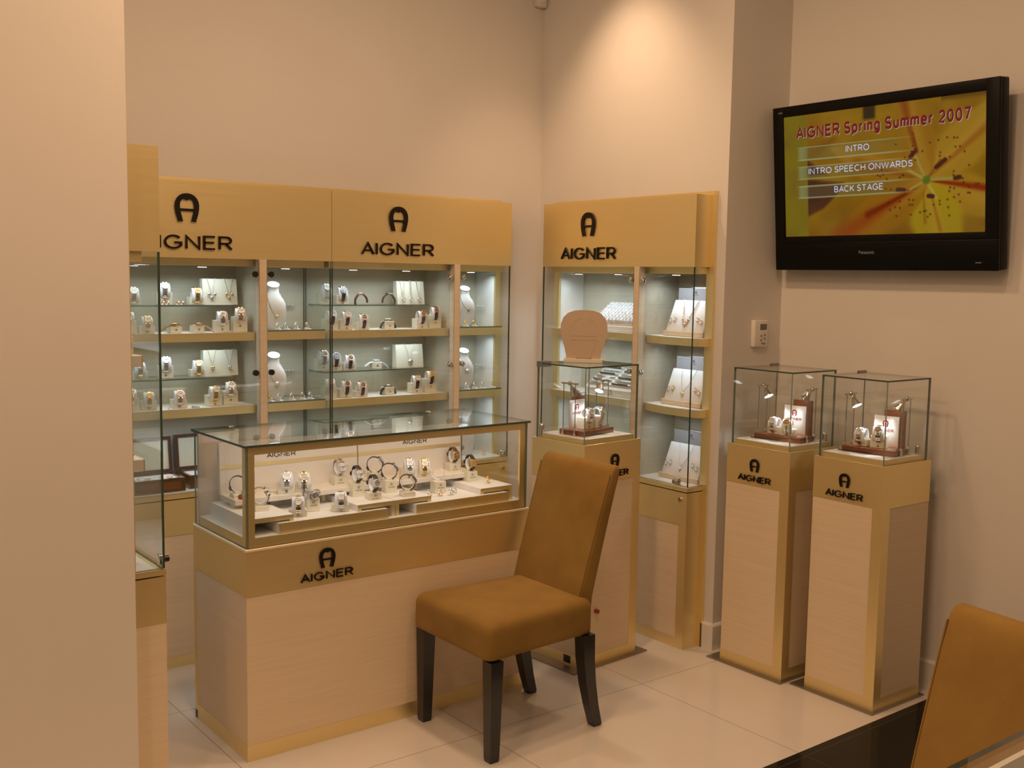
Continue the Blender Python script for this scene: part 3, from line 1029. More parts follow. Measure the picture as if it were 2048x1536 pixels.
# kind: case shape, case metal, dial, strap style, strap main, strap centre
WK = {
    'steel': ('round', 'silver', 'dial_white', 'link', 'silver', 'silver'),
    'steel_small': ('small', 'silver', 'dial_white', 'link', 'silver', 'silver'),
    'steel_square': ('square', 'silver', 'dial_white', 'link', 'silver', 'silver'),
    'steel_dark': ('round', 'silver', 'dial_grey', 'link', 'silver', 'silver'),
    'gold': ('round', 'yellow_gold', 'dial_white', 'link', 'yellow_gold', 'yellow_gold'),
    'gold_small': ('small', 'yellow_gold', 'dial_gold', 'link', 'yellow_gold', 'yellow_gold'),
    'gold_square': ('square', 'yellow_gold', 'dial_white', 'link', 'yellow_gold', 'yellow_gold'),
    'two_tone': ('round', 'silver', 'dial_white', 'link', 'silver', 'yellow_gold'),
    'two_tone_brown': ('round', 'yellow_gold', 'dial_brown', 'link', 'silver', 'steel_dark'),
    'rose': ('round', 'rose_gold', 'dial_white', 'link', 'rose_gold', 'silver'),
    'brown_gold': ('round', 'rose_gold', 'dial_brown', 'leather', 'leather_brown', ''),
    'brown_square': ('square', 'yellow_gold', 'dial_brown', 'leather', 'leather_brown', ''),
    'black_gold': ('round', 'rose_gold', 'dial_white', 'leather', 'leather_black', ''),
    'black_rose_brown': ('round', 'rose_gold', 'dial_brown', 'leather', 'leather_black', ''),
    'black_square_gold': ('square', 'yellow_gold', 'dial_gold', 'leather', 'leather_black', ''),
    'black_dark': ('chrono', 'steel_dark', 'dial_grey', 'leather', 'leather_black', ''),
    'black_steel': ('round', 'silver', 'dial_white', 'leather', 'leather_black', ''),
    'black_crystal': ('round', 'silver', 'crystal', 'leather', 'leather_black', ''),
    'white': ('round', 'silver', 'dial_white', 'leather', 'leather_white', ''),
    'gold_strap': ('round', 'yellow_gold', 'dial_brown', 'leather', 'yellow_gold', ''),
    'rose_strap': ('round', 'rose_gold', 'dial_gold', 'leather', 'leather_rose', ''),
    'chrono_two': ('chrono', 'silver', 'dial_white', 'link', 'silver', 'rose_gold'),
    'chrono_black': ('chrono', 'silver', 'dial_white', 'leather', 'leather_black', ''),
    'brown_dark': ('square', 'steel_dark', 'dial_brown', 'leather', 'leather_brown', ''),
    'black_loop': ('square', 'steel_dark', 'dial_grey', 'leather', 'leather_black', ''),
    'white_crystal': ('square', 'silver', 'crystal', 'leather', 'leather_white', ''),
}


def watch(kind, form, loc, rot, label, group):
    shape, metal, dial, style, m1, m2 = WK[kind]
    root = thing('wristwatch', label, 'watch', loc, 0, group, rot)
    link('case', cached(('case', shape, metal, form), lambda: case_me(shape, metal, form)), root)
    link('dial', cached(('dial', shape, dial, form), lambda: dial_me(shape, dial, form, metal)), root)
    link('strap', cached(('strap', style, form, m1, m2), lambda: strap_me(style, form, m1, m2)), root)
    return root


def block_me(h, w=.060):
    mb = MB(); mb.box(-w / 2, w / 2, -.019, .026, 0, h, 'cream', .0015, None, 1)
    return mb.mesh('block')


def cuff_me():
    mb = MB()
    w = .0190
    secs = []
    for i in range(41):
        d = 34 - 160 + 320 * i / 40
        ww = w * (1 + .14 * math.cos(math.radians(d)))
        secs.append([ell('cuff', d, -ww, -.0046)[0], ell('cuff', d, ww, -.0046)[0], ell('cuff', d, ww, -.0024)[0], ell('cuff', d, -ww, -.0024)[0]])
    mb.loft(secs, 'cuff')
    return mb.mesh('cuff')


def cuff_stand(h, loc, rz, label, group):
    root = thing('watch_stand', label, 'watch stand', loc, rz, group)
    bl = link('block', cached(('block', h), lambda: block_me(h)), root)
    def em():
        mb = MB(); add_emblem(mb, 0, 0, .0085, .0006, 'emblem_black', -.0192); return mb.mesh('emblem')
    link('emblem', cached('stand_emblem', em), bl, (0, 0, max(.0035, h - .043)))
    link('cuff', cached('cuff', cuff_me), root, (0, -.0065, max(h + .0045, .0362)))
    return root


def cuff_set(h, kind, loc, rz, wlabel, slabel, group, tilt=.55):
    cuff_stand(h, loc, rz, slabel, group + ' stands')
    x, y, z = loc
    o = Matrix.Translation(loc) @ RZ(rz) @ Vector((0, -.0065, max(h + .0045, .0362)))
    if kind:
        watch(kind, 'cuff', o, (0, 0, rz), wlabel, group)


def low_block(loc, rz, label, group, h=.022, w=.046):
    root = thing('watch_stand', label, 'watch stand', loc, rz, group)
    bl = link('block', cached(('lowblock', h), lambda: block_me(h, w)), root)
    def em():
        mb = MB(); add_emblem(mb, 0, 0, .0085, .0006, 'emblem_black', -.0192); return mb.mesh('emblem')
    link('emblem', cached('stand_emblem', em), bl, (0, 0, h * .3))


def drape(kind, loc, rz, label, group, form='drape', roll=0.0):
    """strap arched left to right, case uppermost; loc is the arc's centre"""
    # columns: X->(0,1,0), Y->(0,0,-1), Z->(-1,0,0)
    B = Matrix(((0.0, 0.0, -1.0), (1.0, 0.0, 0.0), (0.0, -1.0, 0.0))).to_4x4()
    M = RZ(rz) @ Matrix.Rotation(roll, 4, 'Y') @ B
    return watch(kind, form, loc, M.to_euler(), label, group)


def cube_me(h):
    mb = MB(); mb.box(-.023, .023, -.023, .023, 0, h, 'cream', .001, None, 1)
    return mb.mesh('cube')


def clip_me():
    mb = MB()
    mb.box(-.0085, .0085, -.011, .011, 0, .006, 'cream')
    secs = []
    n = 26
    R = .0232
    for i in range(n + 1):
        phi = math.radians(-235 + 290 * i / n)
        w = .008
        secs.append([arc_pt(phi, R - .0016, -w), arc_pt(phi, R - .0016, w), arc_pt(phi, R, w), arc_pt(phi, R, -w)])
    mb.loft(secs, 'cuff', Matrix.Translation((0, 0, R + .005)))
    return mb.mesh('clip')


def cube_stand(h, loc, rz, clip_rz, label, group, clip=True):
    root = thing('watch_stand', label, 'watch stand', loc, rz, group)
    c = link('cube', cached(('cube', h), lambda: cube_me(h)), root)
    if h > .02:
        def em():
            mb = MB(); add_emblem(mb, 0, 0, .0095, .0005, 'emblem_grey', -.0231); add_text(mb, 'AIGNER', 0, -.0085, .026, .0045, .0004, 'emblem_grey', -.0231); return mb.mesh('emblem')
        link('emblem', cached('cube_emblem', em), c, (0, 0, max(.012, h - .018)))
    if not clip:
        mb = MB(); mb.box(-.009, .009, -.009, .009, 0, .012, 'cuff', .001, None, 1); mb.build('neck', root, (0, 0, h))
        return root
    k = link('clip', cached('clip', clip_me), root, (0, 0, h))
    k.rotation_euler = (0, 0, clip_rz)
    return root


def cube_set(h, kind, loc, rz, clip_rz, wlabel, slabel, group, tilt=.35):
    cube_stand(h, loc, rz, clip_rz, slabel, group + ' stands')
    if kind:
        watch(kind, 'loop', Vector(loc) + Vector((0, 0, h + .0295 + .0026)), (-tilt, 0, rz + clip_rz), wlabel, group)


# ---- the watches and stands on the wall cabinets' shelves
ORD = ['leftmost', 'second', 'third', 'fourth', 'fifth', 'sixth']
G1, S1, G2, S2 = 1.470, 1.3575, 1.170, 1.0505
DESC = {
    'steel': 'white-dialled steel bracelet watch', 'steel_small': 'small steel bracelet watch', 'steel_square': 'square steel bracelet watch', 'steel_dark': 'steel watch with dark dial',
    'gold': 'gold bracelet watch', 'gold_small': 'small gold bracelet watch', 'gold_square': 'square gold bracelet watch', 'two_tone': 'steel and gold bracelet watch',
    'two_tone_brown': 'brown-dialled bracelet watch', 'rose': 'rose gold bracelet watch', 'brown_gold': 'brown leather watch', 'brown_square': 'square brown leather watch', 'black_gold': 'gold-cased black leather watch',
    'black_rose_brown': 'brown-dialled black leather watch', 'black_square_gold': 'square gold-cased black leather watch', 'black_dark': 'large all-black watch', 'black_steel': 'steel-cased black leather watch',
    'black_crystal': 'black leather watch with sparkling case', 'white': 'white watch', 'gold_strap': 'gold-strapped watch', 'rose_strap': 'rose-strapped watch', 'chrono_two': 'two-tone chronograph', 'chrono_black': 'black leather chronograph',
    'brown_dark': 'dark brown leather watch', 'black_loop': 'dark leather watch', 'white_crystal': 'white-strapped watch with crystal bracelet',
}
SHELF = {G1: 'upper glass shelf', S1: 'upper solid shelf', G2: 'lower glass shelf', S2: 'lower solid shelf'}


def shelf_row(case, y, z, items):
    """items: (x, block height, watch kind), left to right"""
    zz = z + .0002
    for i, (x, h, k) in enumerate(items):
        cuff_set(h, k, (x, y, zz), random.uniform(-.18, .02), '%s on %s, %s, %s' % (DESC[k], SHELF[z], case, ORD[i] if i == 0 else ORD[i] + ' from left'),
                 'frosted cuff stand on %s, %s, %s' % (SHELF[z], case, ORD[i] if i == 0 else ORD[i] + ' from left'), 'watches in the wall cabinets', tilt=.45)


LC, CC = 'left back cabinet', 'right back cabinet'
shelf_row(LC, .06, G1, [(-2.053, .030, 'rose'), (-1.926, .052, 'steel'), (-1.793, .032, 'gold_small')])
shelf_row(LC, .0, S1, [(-2.092, .050, 'two_tone'), (-2.021, .030, 'gold_square'), (-1.708, .050, 'steel_small'), (-1.628, .064, 'rose')])
shelf_row(LC, .06, G2, [(-2.033, .032, 'steel_square'), (-1.926, .050, 'steel'), (-1.791, .030, 'gold')])
shelf_row(LC, .0, S2, [(-2.088, .050, 'two_tone'), (-2.017, .035, 'gold_small'), (-1.894, .035, 'rose'), (-1.745, .045, 'gold'), (-1.673, .060, 'steel')])
shelf_row(CC, .06, G1, [(-1.195, .052, 'white'), (-1.113, .040, 'black_dark')])
shelf_row(CC, .0, S1, [(-1.201, .050, 'black_steel'), (-1.125, .045, 'black_gold'), (-1.038, .030, 'black_rose_brown'), (-.724, .046, 'brown_gold'), (-.645, .064, 'black_rose_brown')])
shelf_row(CC, .06, G2, [(-1.210, .055, 'brown_gold'), (-1.146, .042, 'black_dark'), (-1.074, .032, 'black_rose_brown')])
shelf_row(CC, .0, S2, [(-1.206, .052, 'rose'), (-1.125, .040, 'black_rose_brown'), (-1.047, .026, 'brown_gold'), (-.749, .048, 'black_gold'), (-.670, .066, 'black_square_gold')])
WG = 'watches in the wall cabinets'
# watches lying on the shelves
drape('gold_strap', (-1.905, -.01, S1 - .052), 0, 'gold watch lying with its strap stretched to the left on the upper solid shelf', WG, 'lay_left', -.03)
drape('rose_strap', (-1.810, -.01, S1 - .052), 0, 'rose watch lying with its punched strap stretched right on the upper solid shelf', WG, 'lay_right', .03)
low_block((-1.905, .0, S1 + .0002), 0, 'low frosted block under the gold-strapped lying watch', 'low blocks', .029)
low_block((-1.810, .0, S1 + .0002), 0, 'low frosted block under the rose-strapped lying watch', 'low blocks', .029)
low_block((-.900, .0, S1 + .0002), 0, 'low frosted block under the sparkling watch on the upper solid shelf', 'low blocks', .036)
drape('black_crystal', (-.900, .0, S1 + .0005), 0, 'black leather watch with sparkling case arched over a low block, upper shelf', WG, 'drape')
low_block((-.898, .0, S2 + .0002), 0, 'low frosted block under the arched black watch on the lower solid shelf', 'low blocks', .036)
drape('black_steel', (-.898, .0, S2 + .0005), 0, 'black leather steel watch arched over a low block, lower shelf', WG, 'drape')
drape('brown_gold', (-1.014, .05, G1 + .012), .1, 'brown leather watch lying curled on the upper glass shelf', WG, 'curl', -.12)
drape('brown_dark', (-.867, .05, G1 + .012), .0, 'dark brown watch lying on its side beside the three-chain card', WG, 'curl', .12)
low_block((-.930, .06, G2 + .0002), 0, 'low frosted block under the crystal bracelet watch on the lower glass shelf', 'low blocks', .030)
drape('white_crystal', (-.930, .06, G2 - .0515), 0, 'white-strapped crystal watch lying across a low block on the lower glass shelf', WG, 'lay_both', .02)


# ---- necklace cards, busts, necklaces
def necklace_card(loc, rz, label, w=.150, h=.108, d=.042):
    root = thing('necklace_stand', label, 'jewellery stand', loc, rz, 'necklace cards')
    mb = MB()
    mb.add([(-w / 2, -d / 2, 0), (w / 2, -d / 2, 0), (w / 2, d / 2, 0), (-w / 2, d / 2, 0), (-w / 2, -d * .18, h), (w / 2, -d * .18, h), (w / 2, d / 2, h), (-w / 2, d / 2, h)],
           [(0, 3, 2, 1), (4, 5, 6, 7), (0, 1, 5, 4), (1, 2, 6, 5), (2, 3, 7, 6), (3, 0, 4, 7)], 'cream')
    mb.build('card', root)
    mb = MB(); mb.box(-.012, .012, -.004, .004, h, h + .0012, 'emblem_black'); mb.build('top_mark', root)
    return root


def chain(parent, a, bt, c, r, mat, beads=True):
    """a chain hanging from a to c through its lowest point bt"""
    a, bt, c = Vector(a), Vector(bt), Vector(c)
    mb = MB()
    pts = [a.lerp(bt, t / 8) for t in range(9)] + [bt.lerp(c, t / 8) for t in range(1, 9)]
    mb.tube(pts, r * .55, mat, 5)
    if beads:
        L = sum((pts[i + 1] - pts[i]).length for i in range(len(pts) - 1))
        n = int(L / (r * 4.2))
        for k in range(n):
            t = k / n
            p = a.lerp(bt, t * 2) if t < .5 else bt.lerp(c, t * 2 - 1)
            mb.sphere(p, r, mat, 5)
    mb.build('chain', parent)


def pendant(parent, loc, mat, kind='ball', r=.008):
    mb = MB()
    if kind == 'ball':
        mb.sphere(loc, r, mat, 10, (1, .55, 1))
        mb.torus(loc, r * 1.05, r * .16, mat, 18, 5, 'Y')
    elif kind == 'three':
        for dx, dz in ((-.013, .009), (.013, .009), (0, -.006)):
            mb.sphere((loc[0] + dx, loc[1], loc[2] + dz), r, mat, 8, (1, .5, 1))
    elif kind == 'rings':
        mb.torus(loc, r, r * .2, mat, 18, 6, 'Y')
        mb.torus((loc[0], loc[1], loc[2] + r * 2), r * .35, r * .14, mat, 12, 5, 'Y')
    elif kind == 'heart':
        mb.sphere((loc[0] - r * .4, loc[1], loc[2] + r * .2), r * .62, mat, 8, (1, .5, 1)); mb.sphere((loc[0] + r * .4, loc[1], loc[2] + r * .2), r * .62, mat, 8, (1, .5, 1))
        mb.cyl((loc[0], loc[1], loc[2] + r * .1), (loc[0], loc[1], loc[2] - r), r * .85, mat, 0.0005, n=10)
    mb.build('pendant', parent)


def necklace(label, loc, rz, x, dx, zt, zb, mat, kind, r=.0013, yt=.0, yb=-.018, pr=.008, group='necklaces on cards'):
    root = thing('necklace', label, 'necklace', loc, rz, group)
    chain(root, (x - dx, yt, zt), (x, yb, zb + pr), (x + dx, yt, zt), r, mat)
    pendant(root, (x, yb - .003, zb), mat, kind, pr)
    return root


def on_card(x, dx, zb, mat, kind, card, h=.108, d=.042, r=.0013, pr=.008, label=''):
    loc, rz = card
    f = lambda z: -d / 2 + (d / 2 - d * .18) * z / h - .0032
    necklace(label, loc, rz, x, dx, h + .002, zb, mat, kind, r, f(h), f(zb), pr)


c1 = ((-1.690, .065, G1 + .0002), 0)
necklace_card(*c1, 'cream necklace card with two trefoil pendants on the upper glass shelf, left back cabinet')
on_card(-.038, .017, .034, 'silver', 'three', c1, pr=.0065, label='silver trefoil pendant necklace on the cream card, left back cabinet')
on_card(.038, .017, .034, 'yellow_gold', 'three', c1, pr=.0065, label='gold trefoil pendant necklace on the cream card, left back cabinet')
c2 = ((-1.690, .065, G2 + .0002), 0)
necklace_card(*c2, 'cream necklace card with two heart pendants on the lower glass shelf, left back cabinet')
on_card(-.038, .017, .034, 'yellow_gold', 'heart', c2, pr=.009, label='gold heart necklace on the left of the lower cream card')
on_card(.036, .017, .034, 'silver', 'heart', c2, pr=.009, label='silver heart necklace on the right of the lower cream card')
c3 = ((-.746, .065, G1 + .0002), 0)
necklace_card(*c3, 'cream necklace card with three chunky chains in the right back cabinet')
for x, lab in ((-.045, 'left'), (0, 'middle'), (.045, 'right')):
    on_card(x, .013 if x else .004, .022, 'silver', 'rings', c3, r=.0018, pr=.008, label='%s one of three silver ring-ended chains on the cream card' % lab)
c4 = ((-.749, .065, G2 + .0002), 0)
necklace_card(*c4, 'cream necklace card with a single round pendant in the right back cabinet')
on_card(0, .026, .026, 'silver', 'ball', c4, pr=.011, label='silver necklace with one round pendant on the lower cream card')
c5 = ((-.785, .05, .7168), 0)
necklace_card(*c5, 'cream necklace card standing on the cabinet floor behind the counter glass', .165, .22)
necklace('silver chain hanging on the card standing on the cabinet floor', c5[0], 0, 0, .020, .222, .06, 'silver', 'ball', .0013, -.012, -.021, .010)


def bust(loc, rz, label, s=1.0):
    root = thing('neck_bust', label, 'jewellery stand', loc, rz, 'white neck busts')
    prof = [(0, .030, .014), (.01, .040, .018), (.04, .052, .024), (.08, .056, .027), (.11, .052, .027), (.13, .042, .025), (.145, .030, .022), (.160, .024, .019), (.178, .023, .018), (.192, .025, .020)]
    secs = []
    for z, w, d in prof:
        ring = []
        for k in range(24):
            a = 2 * PI * k / 24
            zz = z + (.012 * math.sin(a) if z > .17 else 0)
            ring.append((w * s * math.cos(a), -.004 + d * s * math.sin(a), zz * s))
        secs.append(ring)
    mb = MB(); mb.loft(secs, 'bust'); mb.build('torso', root)
    mb = MB()
    ring = [(p[0], p[1], p[2]) for p in secs[-1]]
    mb.tube(ring, .0022 * s, 'cuff', 6, True); mb.build('neck_rim', root)
    return root


def bust_chain(loc, label, zb, w, mat, kind, pr=.008, s=1.0, two=True):
    root = thing('necklace', label, 'necklace', loc, 0, 'necklaces on white busts')
    mb = MB()
    pts = []
    for k in range(25):
        t = k / 24
        a = PI + PI * t
        z = .150 - (.150 - zb) * math.sin(PI * t) ** 1.3
        ww = .029 + (.055 - .029) * min(1, (.150 - z) / .05)
        ww = min(ww, w)
        pts.append((ww * math.cos(a) * s, (-.006 - .026 * abs(math.sin(a))) * s - .002, z * s))
    mb.tube(pts, .0012, mat, 6); mb.build('chain', root)
    pendant(root, (0, -.037 * s, (zb - pr * .8) * s), mat, kind, pr)


for k, (x, z, lab) in enumerate([(-1.452, S1 + .0074, 'upper'), (-1.452, S2 + .0074, 'lower')]):
    bust((x, .045, z), -.25, 'white neck bust on the %s narrow shelf of the left back cabinet' % lab)
bust((-1.452, .045, .7168), -.25, 'white neck bust on the cabinet floor, left back cabinet narrow bay')
bust_chain((-1.452, .045, S1 + .0074), 'gold lariat necklace on the upper bust, left back cabinet', .060, .034, 'yellow_gold', 'heart', .007)
bust_chain((-1.452, .045, S2 + .0074), 'silver necklace with discs on the lower bust, left back cabinet', .075, .036, 'silver', 'ball', .009)
for (x, z, lab) in [(-.436, S1 + .0074, 'upper narrow shelf'), (-.438, S2 + .0074, 'lower narrow shelf'), (-.428, .7168, 'cabinet floor')]:
    bust((x, .045, z), -.25, 'white neck bust on the %s beside the room corner' % lab, .95)
bust_chain((-.436, .045, S1 + .0074), 'dark silver chain on the upper bust beside the room corner', .085, .036, 'steel_dark', 'ball', .006, .95)
bust_chain((-.438, .045, S2 + .0074), 'silver disc necklace on the lower bust beside the room corner', .095, .036, 'silver', 'ball', .010, .95)


# ---- rings and earrings
def ring_me(metal, stone, r=.0095):
    mb = MB(); mb.torus((0, 0, r), r, .0022, metal, 22, 8, 'Y'); return mb.mesh('band')


def stone_me(stone, r=.0095):
    mb = MB(); mb.sphere((0, 0, 2 * r + .001), .0055, stone, 8, (1.15, 1, .8))
    for k in range(4):
        a = PI / 2 * k + PI / 4
        mb.cyl((.004 * math.cos(a), .004 * math.sin(a), 2 * r - .003), (.0058 * math.cos(a), .0058 * math.sin(a), 2 * r + .0025), .0011, 'silver' if stone != 'yellow_gold' else stone, n=6)
    return mb.mesh('stone')


def wedge_me():
    mb = MB()
    mb.add([(-.010, -.012, 0), (.010, -.012, 0), (.010, .012, 0), (-.010, .012, 0), (-.010, -.008, .003), (.010, -.008, .003), (.010, .012, .007), (-.010, .012, .007)],
           [(0, 3, 2, 1), (4, 5, 6, 7), (0, 1, 5, 4), (1, 2, 6, 5), (2, 3, 7, 6), (3, 0, 4, 7)], 'cuff')
    return mb.mesh('ring_stand')


def ring(loc, rz, metal, stone, label, group, tilt=.0, s=1.0):
    root = thing('ring', label, 'ring', loc, 0, group, (tilt, 0, rz))
    root.scale = (s, s, s)
    link('band', cached(('ring', metal), lambda: ring_me(metal, stone)), root)
    link('stone', cached(('stone', stone), lambda: stone_me(stone)), root)


def ring_on_wedge(loc, rz, metal, stone, label, slabel):
    o = link('ring_stand', cached('wedge', wedge_me), None, loc)
    o.rotation_euler = (0, 0, rz)
    tag(o, slabel, 'ring stand', 'ring stands')
    ring(Vector(loc) + Vector((0, 0, .0068)), rz, metal, stone, label, 'rings in the narrow bays', -.35)


def ring_line(x_list, y, z, case, shelf, metals):
    for i, x in enumerate(x_list):
        m = metals[i % len(metals)]
        nm = {'silver': 'silver', 'yellow_gold': 'gold', 'rose_gold': 'rose gold'}[m]
        ring_on_wedge((x, y, z + .0001), .5, m, 'crystal' if m != 'yellow_gold' else 'yellow_gold',
                      '%s ring, %s on the %s narrow shelf, %s' % (nm, ORD[i] if i == 0 else ORD[i] + ' from left', shelf, case),
                      'clear ring stand, %s on the %s narrow shelf, %s' % (ORD[i] if i == 0 else ORD[i] + ' from left', shelf, case))


ring_line([-1.463, -1.424, -1.376, -1.324], -.03, S1 + .0074, LC, 'upper', ['silver', 'silver', 'silver', 'rose_gold'])
ring_line([-1.500, -1.460, -1.399, -1.347, -1.310], -.03, S2 + .0074, LC, 'lower', ['yellow_gold', 'silver', 'rose_gold', 'rose_gold', 'silver'])
ring_line([-.477, -.426], -.03, S1 + .0074, CC, 'upper', ['yellow_gold', 'yellow_gold'])
ring_line([-.467, -.419, -.367, -.308], -.03, S2 + .0074, CC, 'lower', ['silver', 'rose_gold', 'rose_gold', 'yellow_gold'])
ring_on_wedge((-.355, -.03, .7168), .5, 'yellow_gold', 'yellow_gold', 'gold ring on the cabinet floor beside the room corner', 'clear ring stand on the cabinet floor beside the room corner')


def earring(loc, rz, mat, label, group, r=.0075):
    root = thing('earring', label, 'earring', loc, rz, group)
    mb = MB(); mb.torus((0, 0, r), r, .0022, mat, 16, 7, 'X'); mb.build('hoop', root)
    mb = MB(); mb.sphere((0, -r * .9, r * 1.4), .0034, 'crystal' if mat == 'silver' else mat, 8); mb.build('stud', root)


EG = 'round earrings in front of the left back cabinet watches'
for x, w in ((-1.938, 'left of'), (-1.922 + .044, 'right of')):
    for k, dx in enumerate((-.008, .010)):
        earring((x + dx, .012, G1 + .0002), .4, 'rose_gold', 'rose gold hoop just %s the tall steel watch, %s of its pair' % (w, ('first', 'second')[k]), EG)


def bar_row(loc, rz, n, label, step=.017):
    """acrylic bar pinned to the wall carrying small studs"""
    root = thing('earring_bar', label, 'earring display', loc, rz, 'earring bars')
    mb = MB(); mb.box(-.004, step * n, -.010, .010, -.003, 0, 'acrylic', 0); mb.build('bar', root)
    for k in range(n):
        x, y, z = loc
        p = Matrix.Translation(loc) @ RZ(rz) @ Vector((step * (k + .4), -.004, .0001))
        o = thing('earring', 'tiny stud earring on the %s' % label, 'earring', p, rz, 'studs on the ' + label)
        mb = MB(); mb.sphere((0, 0, .0045), .0044, 'silver', 6); mb.build('stud', o)
        mb = MB(); mb.cyl((0, .003, .004), (0, .008, .004), .0009, 'steel_dark', n=6); mb.build('pin', o)


bar_row((-1.392, .138, 1.462), 0, 5, 'clear earring bar high in the left narrow bay')
bar_row((-1.392, .138, 1.166), 0, 5, 'clear earring bar low in the left narrow bay')
bar_row((-.303, .125, 1.452), PI / 2 + PI, 4, 'clear earring bar high beside the room corner')
bar_row((-.303, .125, 1.155), PI / 2 + PI, 4, 'clear earring bar low beside the room corner')


# ---- small bangles lying on the left cabinet's lower shelf
def bangle(loc, rz, mat, label, r=.014):
    o = MB().torus((0, 0, .0025), r, .0022, mat, 22, 8, 'Z', None, (.5, 5.8)).build('bangle', None, loc)
    o.rotation_euler = (0, 0, rz)
    tag(o, label, 'bracelet', 'bangles on the lower shelf')


bangle((-1.835, -.035, S2 + .0012), .3, 'steel_dark', 'open dark bangle lying right of the third watch on the lower solid shelf')
bangle((-1.940, -.042, S2 + .0012), 1.3, 'silver', 'small silver clasp bangle lying at the front of the lower solid shelf', .009)


# ---- wooden boxes standing open on the cabinet floor
def wooden_box(loc, rz, label, w=.205, d=.150, h=.055, lid=.150):
    root = thing('wooden_box', label, 'jewellery box', loc, rz, 'open mahogany boxes')
    mb = MB()
    t = .012
    mb.box(-w / 2, w / 2, -d / 2, d / 2, 0, .012, 'dark_mahogany')
    mb.box(-w / 2, w / 2, -d / 2, -d / 2 + t, .012, h, 'dark_mahogany'); mb.box(-w / 2, w / 2, d / 2 - t, d / 2, .012, h, 'dark_mahogany')
    mb.box(-w / 2, -w / 2 + t, -d / 2 + t, d / 2 - t, .012, h, 'dark_mahogany'); mb.box(w / 2 - t, w / 2, -d / 2 + t, d / 2 - t, .012, h, 'dark_mahogany')
    bx = mb.build('box_body', root)
    mb = MB(); mb.box(-w / 2 + .02, w / 2 - .02, -d / 2 - .0012, -d / 2 + .002, .012, h - .012, 'mahogany'); mb.build('inlay_panel', bx)
    mb = MB(); mb.box(-w / 2 + t, w / 2 - t, -d / 2 + t, d / 2 - t, .012, h - .006, 'cloth_white', .002); mb.build('cushion', root)
    M = Matrix.Translation((0, d / 2 - .004, h)) @ Matrix.Rotation(-.12, 4, 'X')
    mb = MB()
    mb.box(-w / 2, w / 2, .014, .026, .002, lid, 'dark_mahogany', 0, M)
    mb.box(-w / 2, w / 2, 0, .014, lid - t, lid, 'dark_mahogany', 0, M); mb.box(-w / 2, w / 2, 0, .014, .002, .002 + t, 'dark_mahogany', 0, M)
    mb.box(-w / 2, -w / 2 + t, 0, .014, t, lid - t, 'dark_mahogany', 0, M); mb.box(w / 2 - t, w / 2, 0, .014, t, lid - t, 'dark_mahogany', 0, M)
    ld = mb.build('lid', root)
    mb = MB(); mb.box(-w / 2 + t, w / 2 - t, .006, .0138, t + .002, lid - t, 'cream', 0, M); mb.build('lid_lining', ld)
    mb = MB(); mb.box(-.008, .008, .002, .0, lid - .004, lid + .003, 'chrome', 0, M); mb.build('clasp', ld)
    for sx in (-1, 1):
        mb = MB(); mb.cyl((sx * .07 - .01, d / 2 + .002, h + .001), (sx * .07 + .01, d / 2 + .002, h + .001), .0035, 'chrome', n=10); mb.build('hinge', ld)
    return root


def box_bracelet(loc, rz, mat, label):
    root = thing('bracelet', label, 'bracelet', loc, rz, 'bracelets in the mahogany boxes')
    mb = MB(); mb.torus((0, 0, .0016), .026, .0013, mat, 26, 6, 'Z'); mb.build('wire', root)
    mb = MB()
    for a in (-1.9, -1.6, -1.3):
        mb.sphere((.026 * math.cos(a), .026 * math.sin(a), .004), .0042, 'silver', 7)
    mb.build('beads', root)


BX = [((-1.996, .010, .7168), 'open mahogany box left of the counter, behind the cabinet-end glass'), ((-1.765, .030, .7168), 'open mahogany box whose dark lid shows above the counter corner'), ((-1.010, .030, .7168), 'open mahogany box seen through the counter top, lid edge below the draped watch')]
for loc, lab in BX:
    wooden_box(loc, 0, lab)
for dx, nm in ((-.045, 'left'), (.045, 'right')):
    box_bracelet((BX[0][0][0] + dx, .0, .7168 + .0492), .2, 'silver', 'silver wire bracelet, %s one in the leftmost mahogany box' % nm)
box_bracelet((BX[1][0][0], .02, .7168 + .0492), .2, 'silver', 'silver wire bracelet in the box behind the counter corner')
box_bracelet((BX[2][0][0], .02, .7168 + .0492), .2, 'silver', 'silver wire bracelet in the box seen through the counter top')


# ---- a few pieces in the left wall's cabinet, seen through its end glass
def lw(u, v):      # cabinet coordinates to world
    return (-2.47 - v, -1.150 + u)


LWC = 'in the cabinet at the left wall edge'
for u, v, z, h, k, lab in [(.10, -.02, S1 + .0012, .022, 'steel_square', 'on its upper shelf'), (.12, -.02, .7168, .050, 'gold', 'on its floor')]:
    x, y = lw(u, v)
    cuff_set(h, k, (x, y, z), .3, '%s %s %s' % (DESC[k], LWC, lab), 'frosted cuff stand %s %s' % (LWC, lab), 'watches in the wall cabinets')
for i, (u, v) in enumerate([(.07, -.03), (.12, -.035), (.17, -.03)]):
    x, y = lw(u, v)
    earring((x, y, .7168), .6, 'yellow_gold' if i else 'rose_gold', '%s %s, %s' % (('rose gold hoop earring', 'gold hoop earring', 'gold hoop earring')[i], 'on the floor of the left wall-edge cabinet', ('first', 'second', 'third')[i]), 'hoops in the left wall-edge cabinet', .009)
for i, (u, v) in enumerate([(.06, -.03), (.11, -.03)]):
    x, y = lw(u, v)
    earring((x, y, S2 + .0012), .6, 'rose_gold', 'copper hoop earring on the lower shelf of the left wall-edge cabinet, %s from the glass' % ('first', 'second')[i], 'hoops in the left wall-edge cabinet', .010)


# ---- right wall cabinet: ring tray, bar tray, white jewellery boxes
def rw(u, v):
    return (v, -.161 - u)


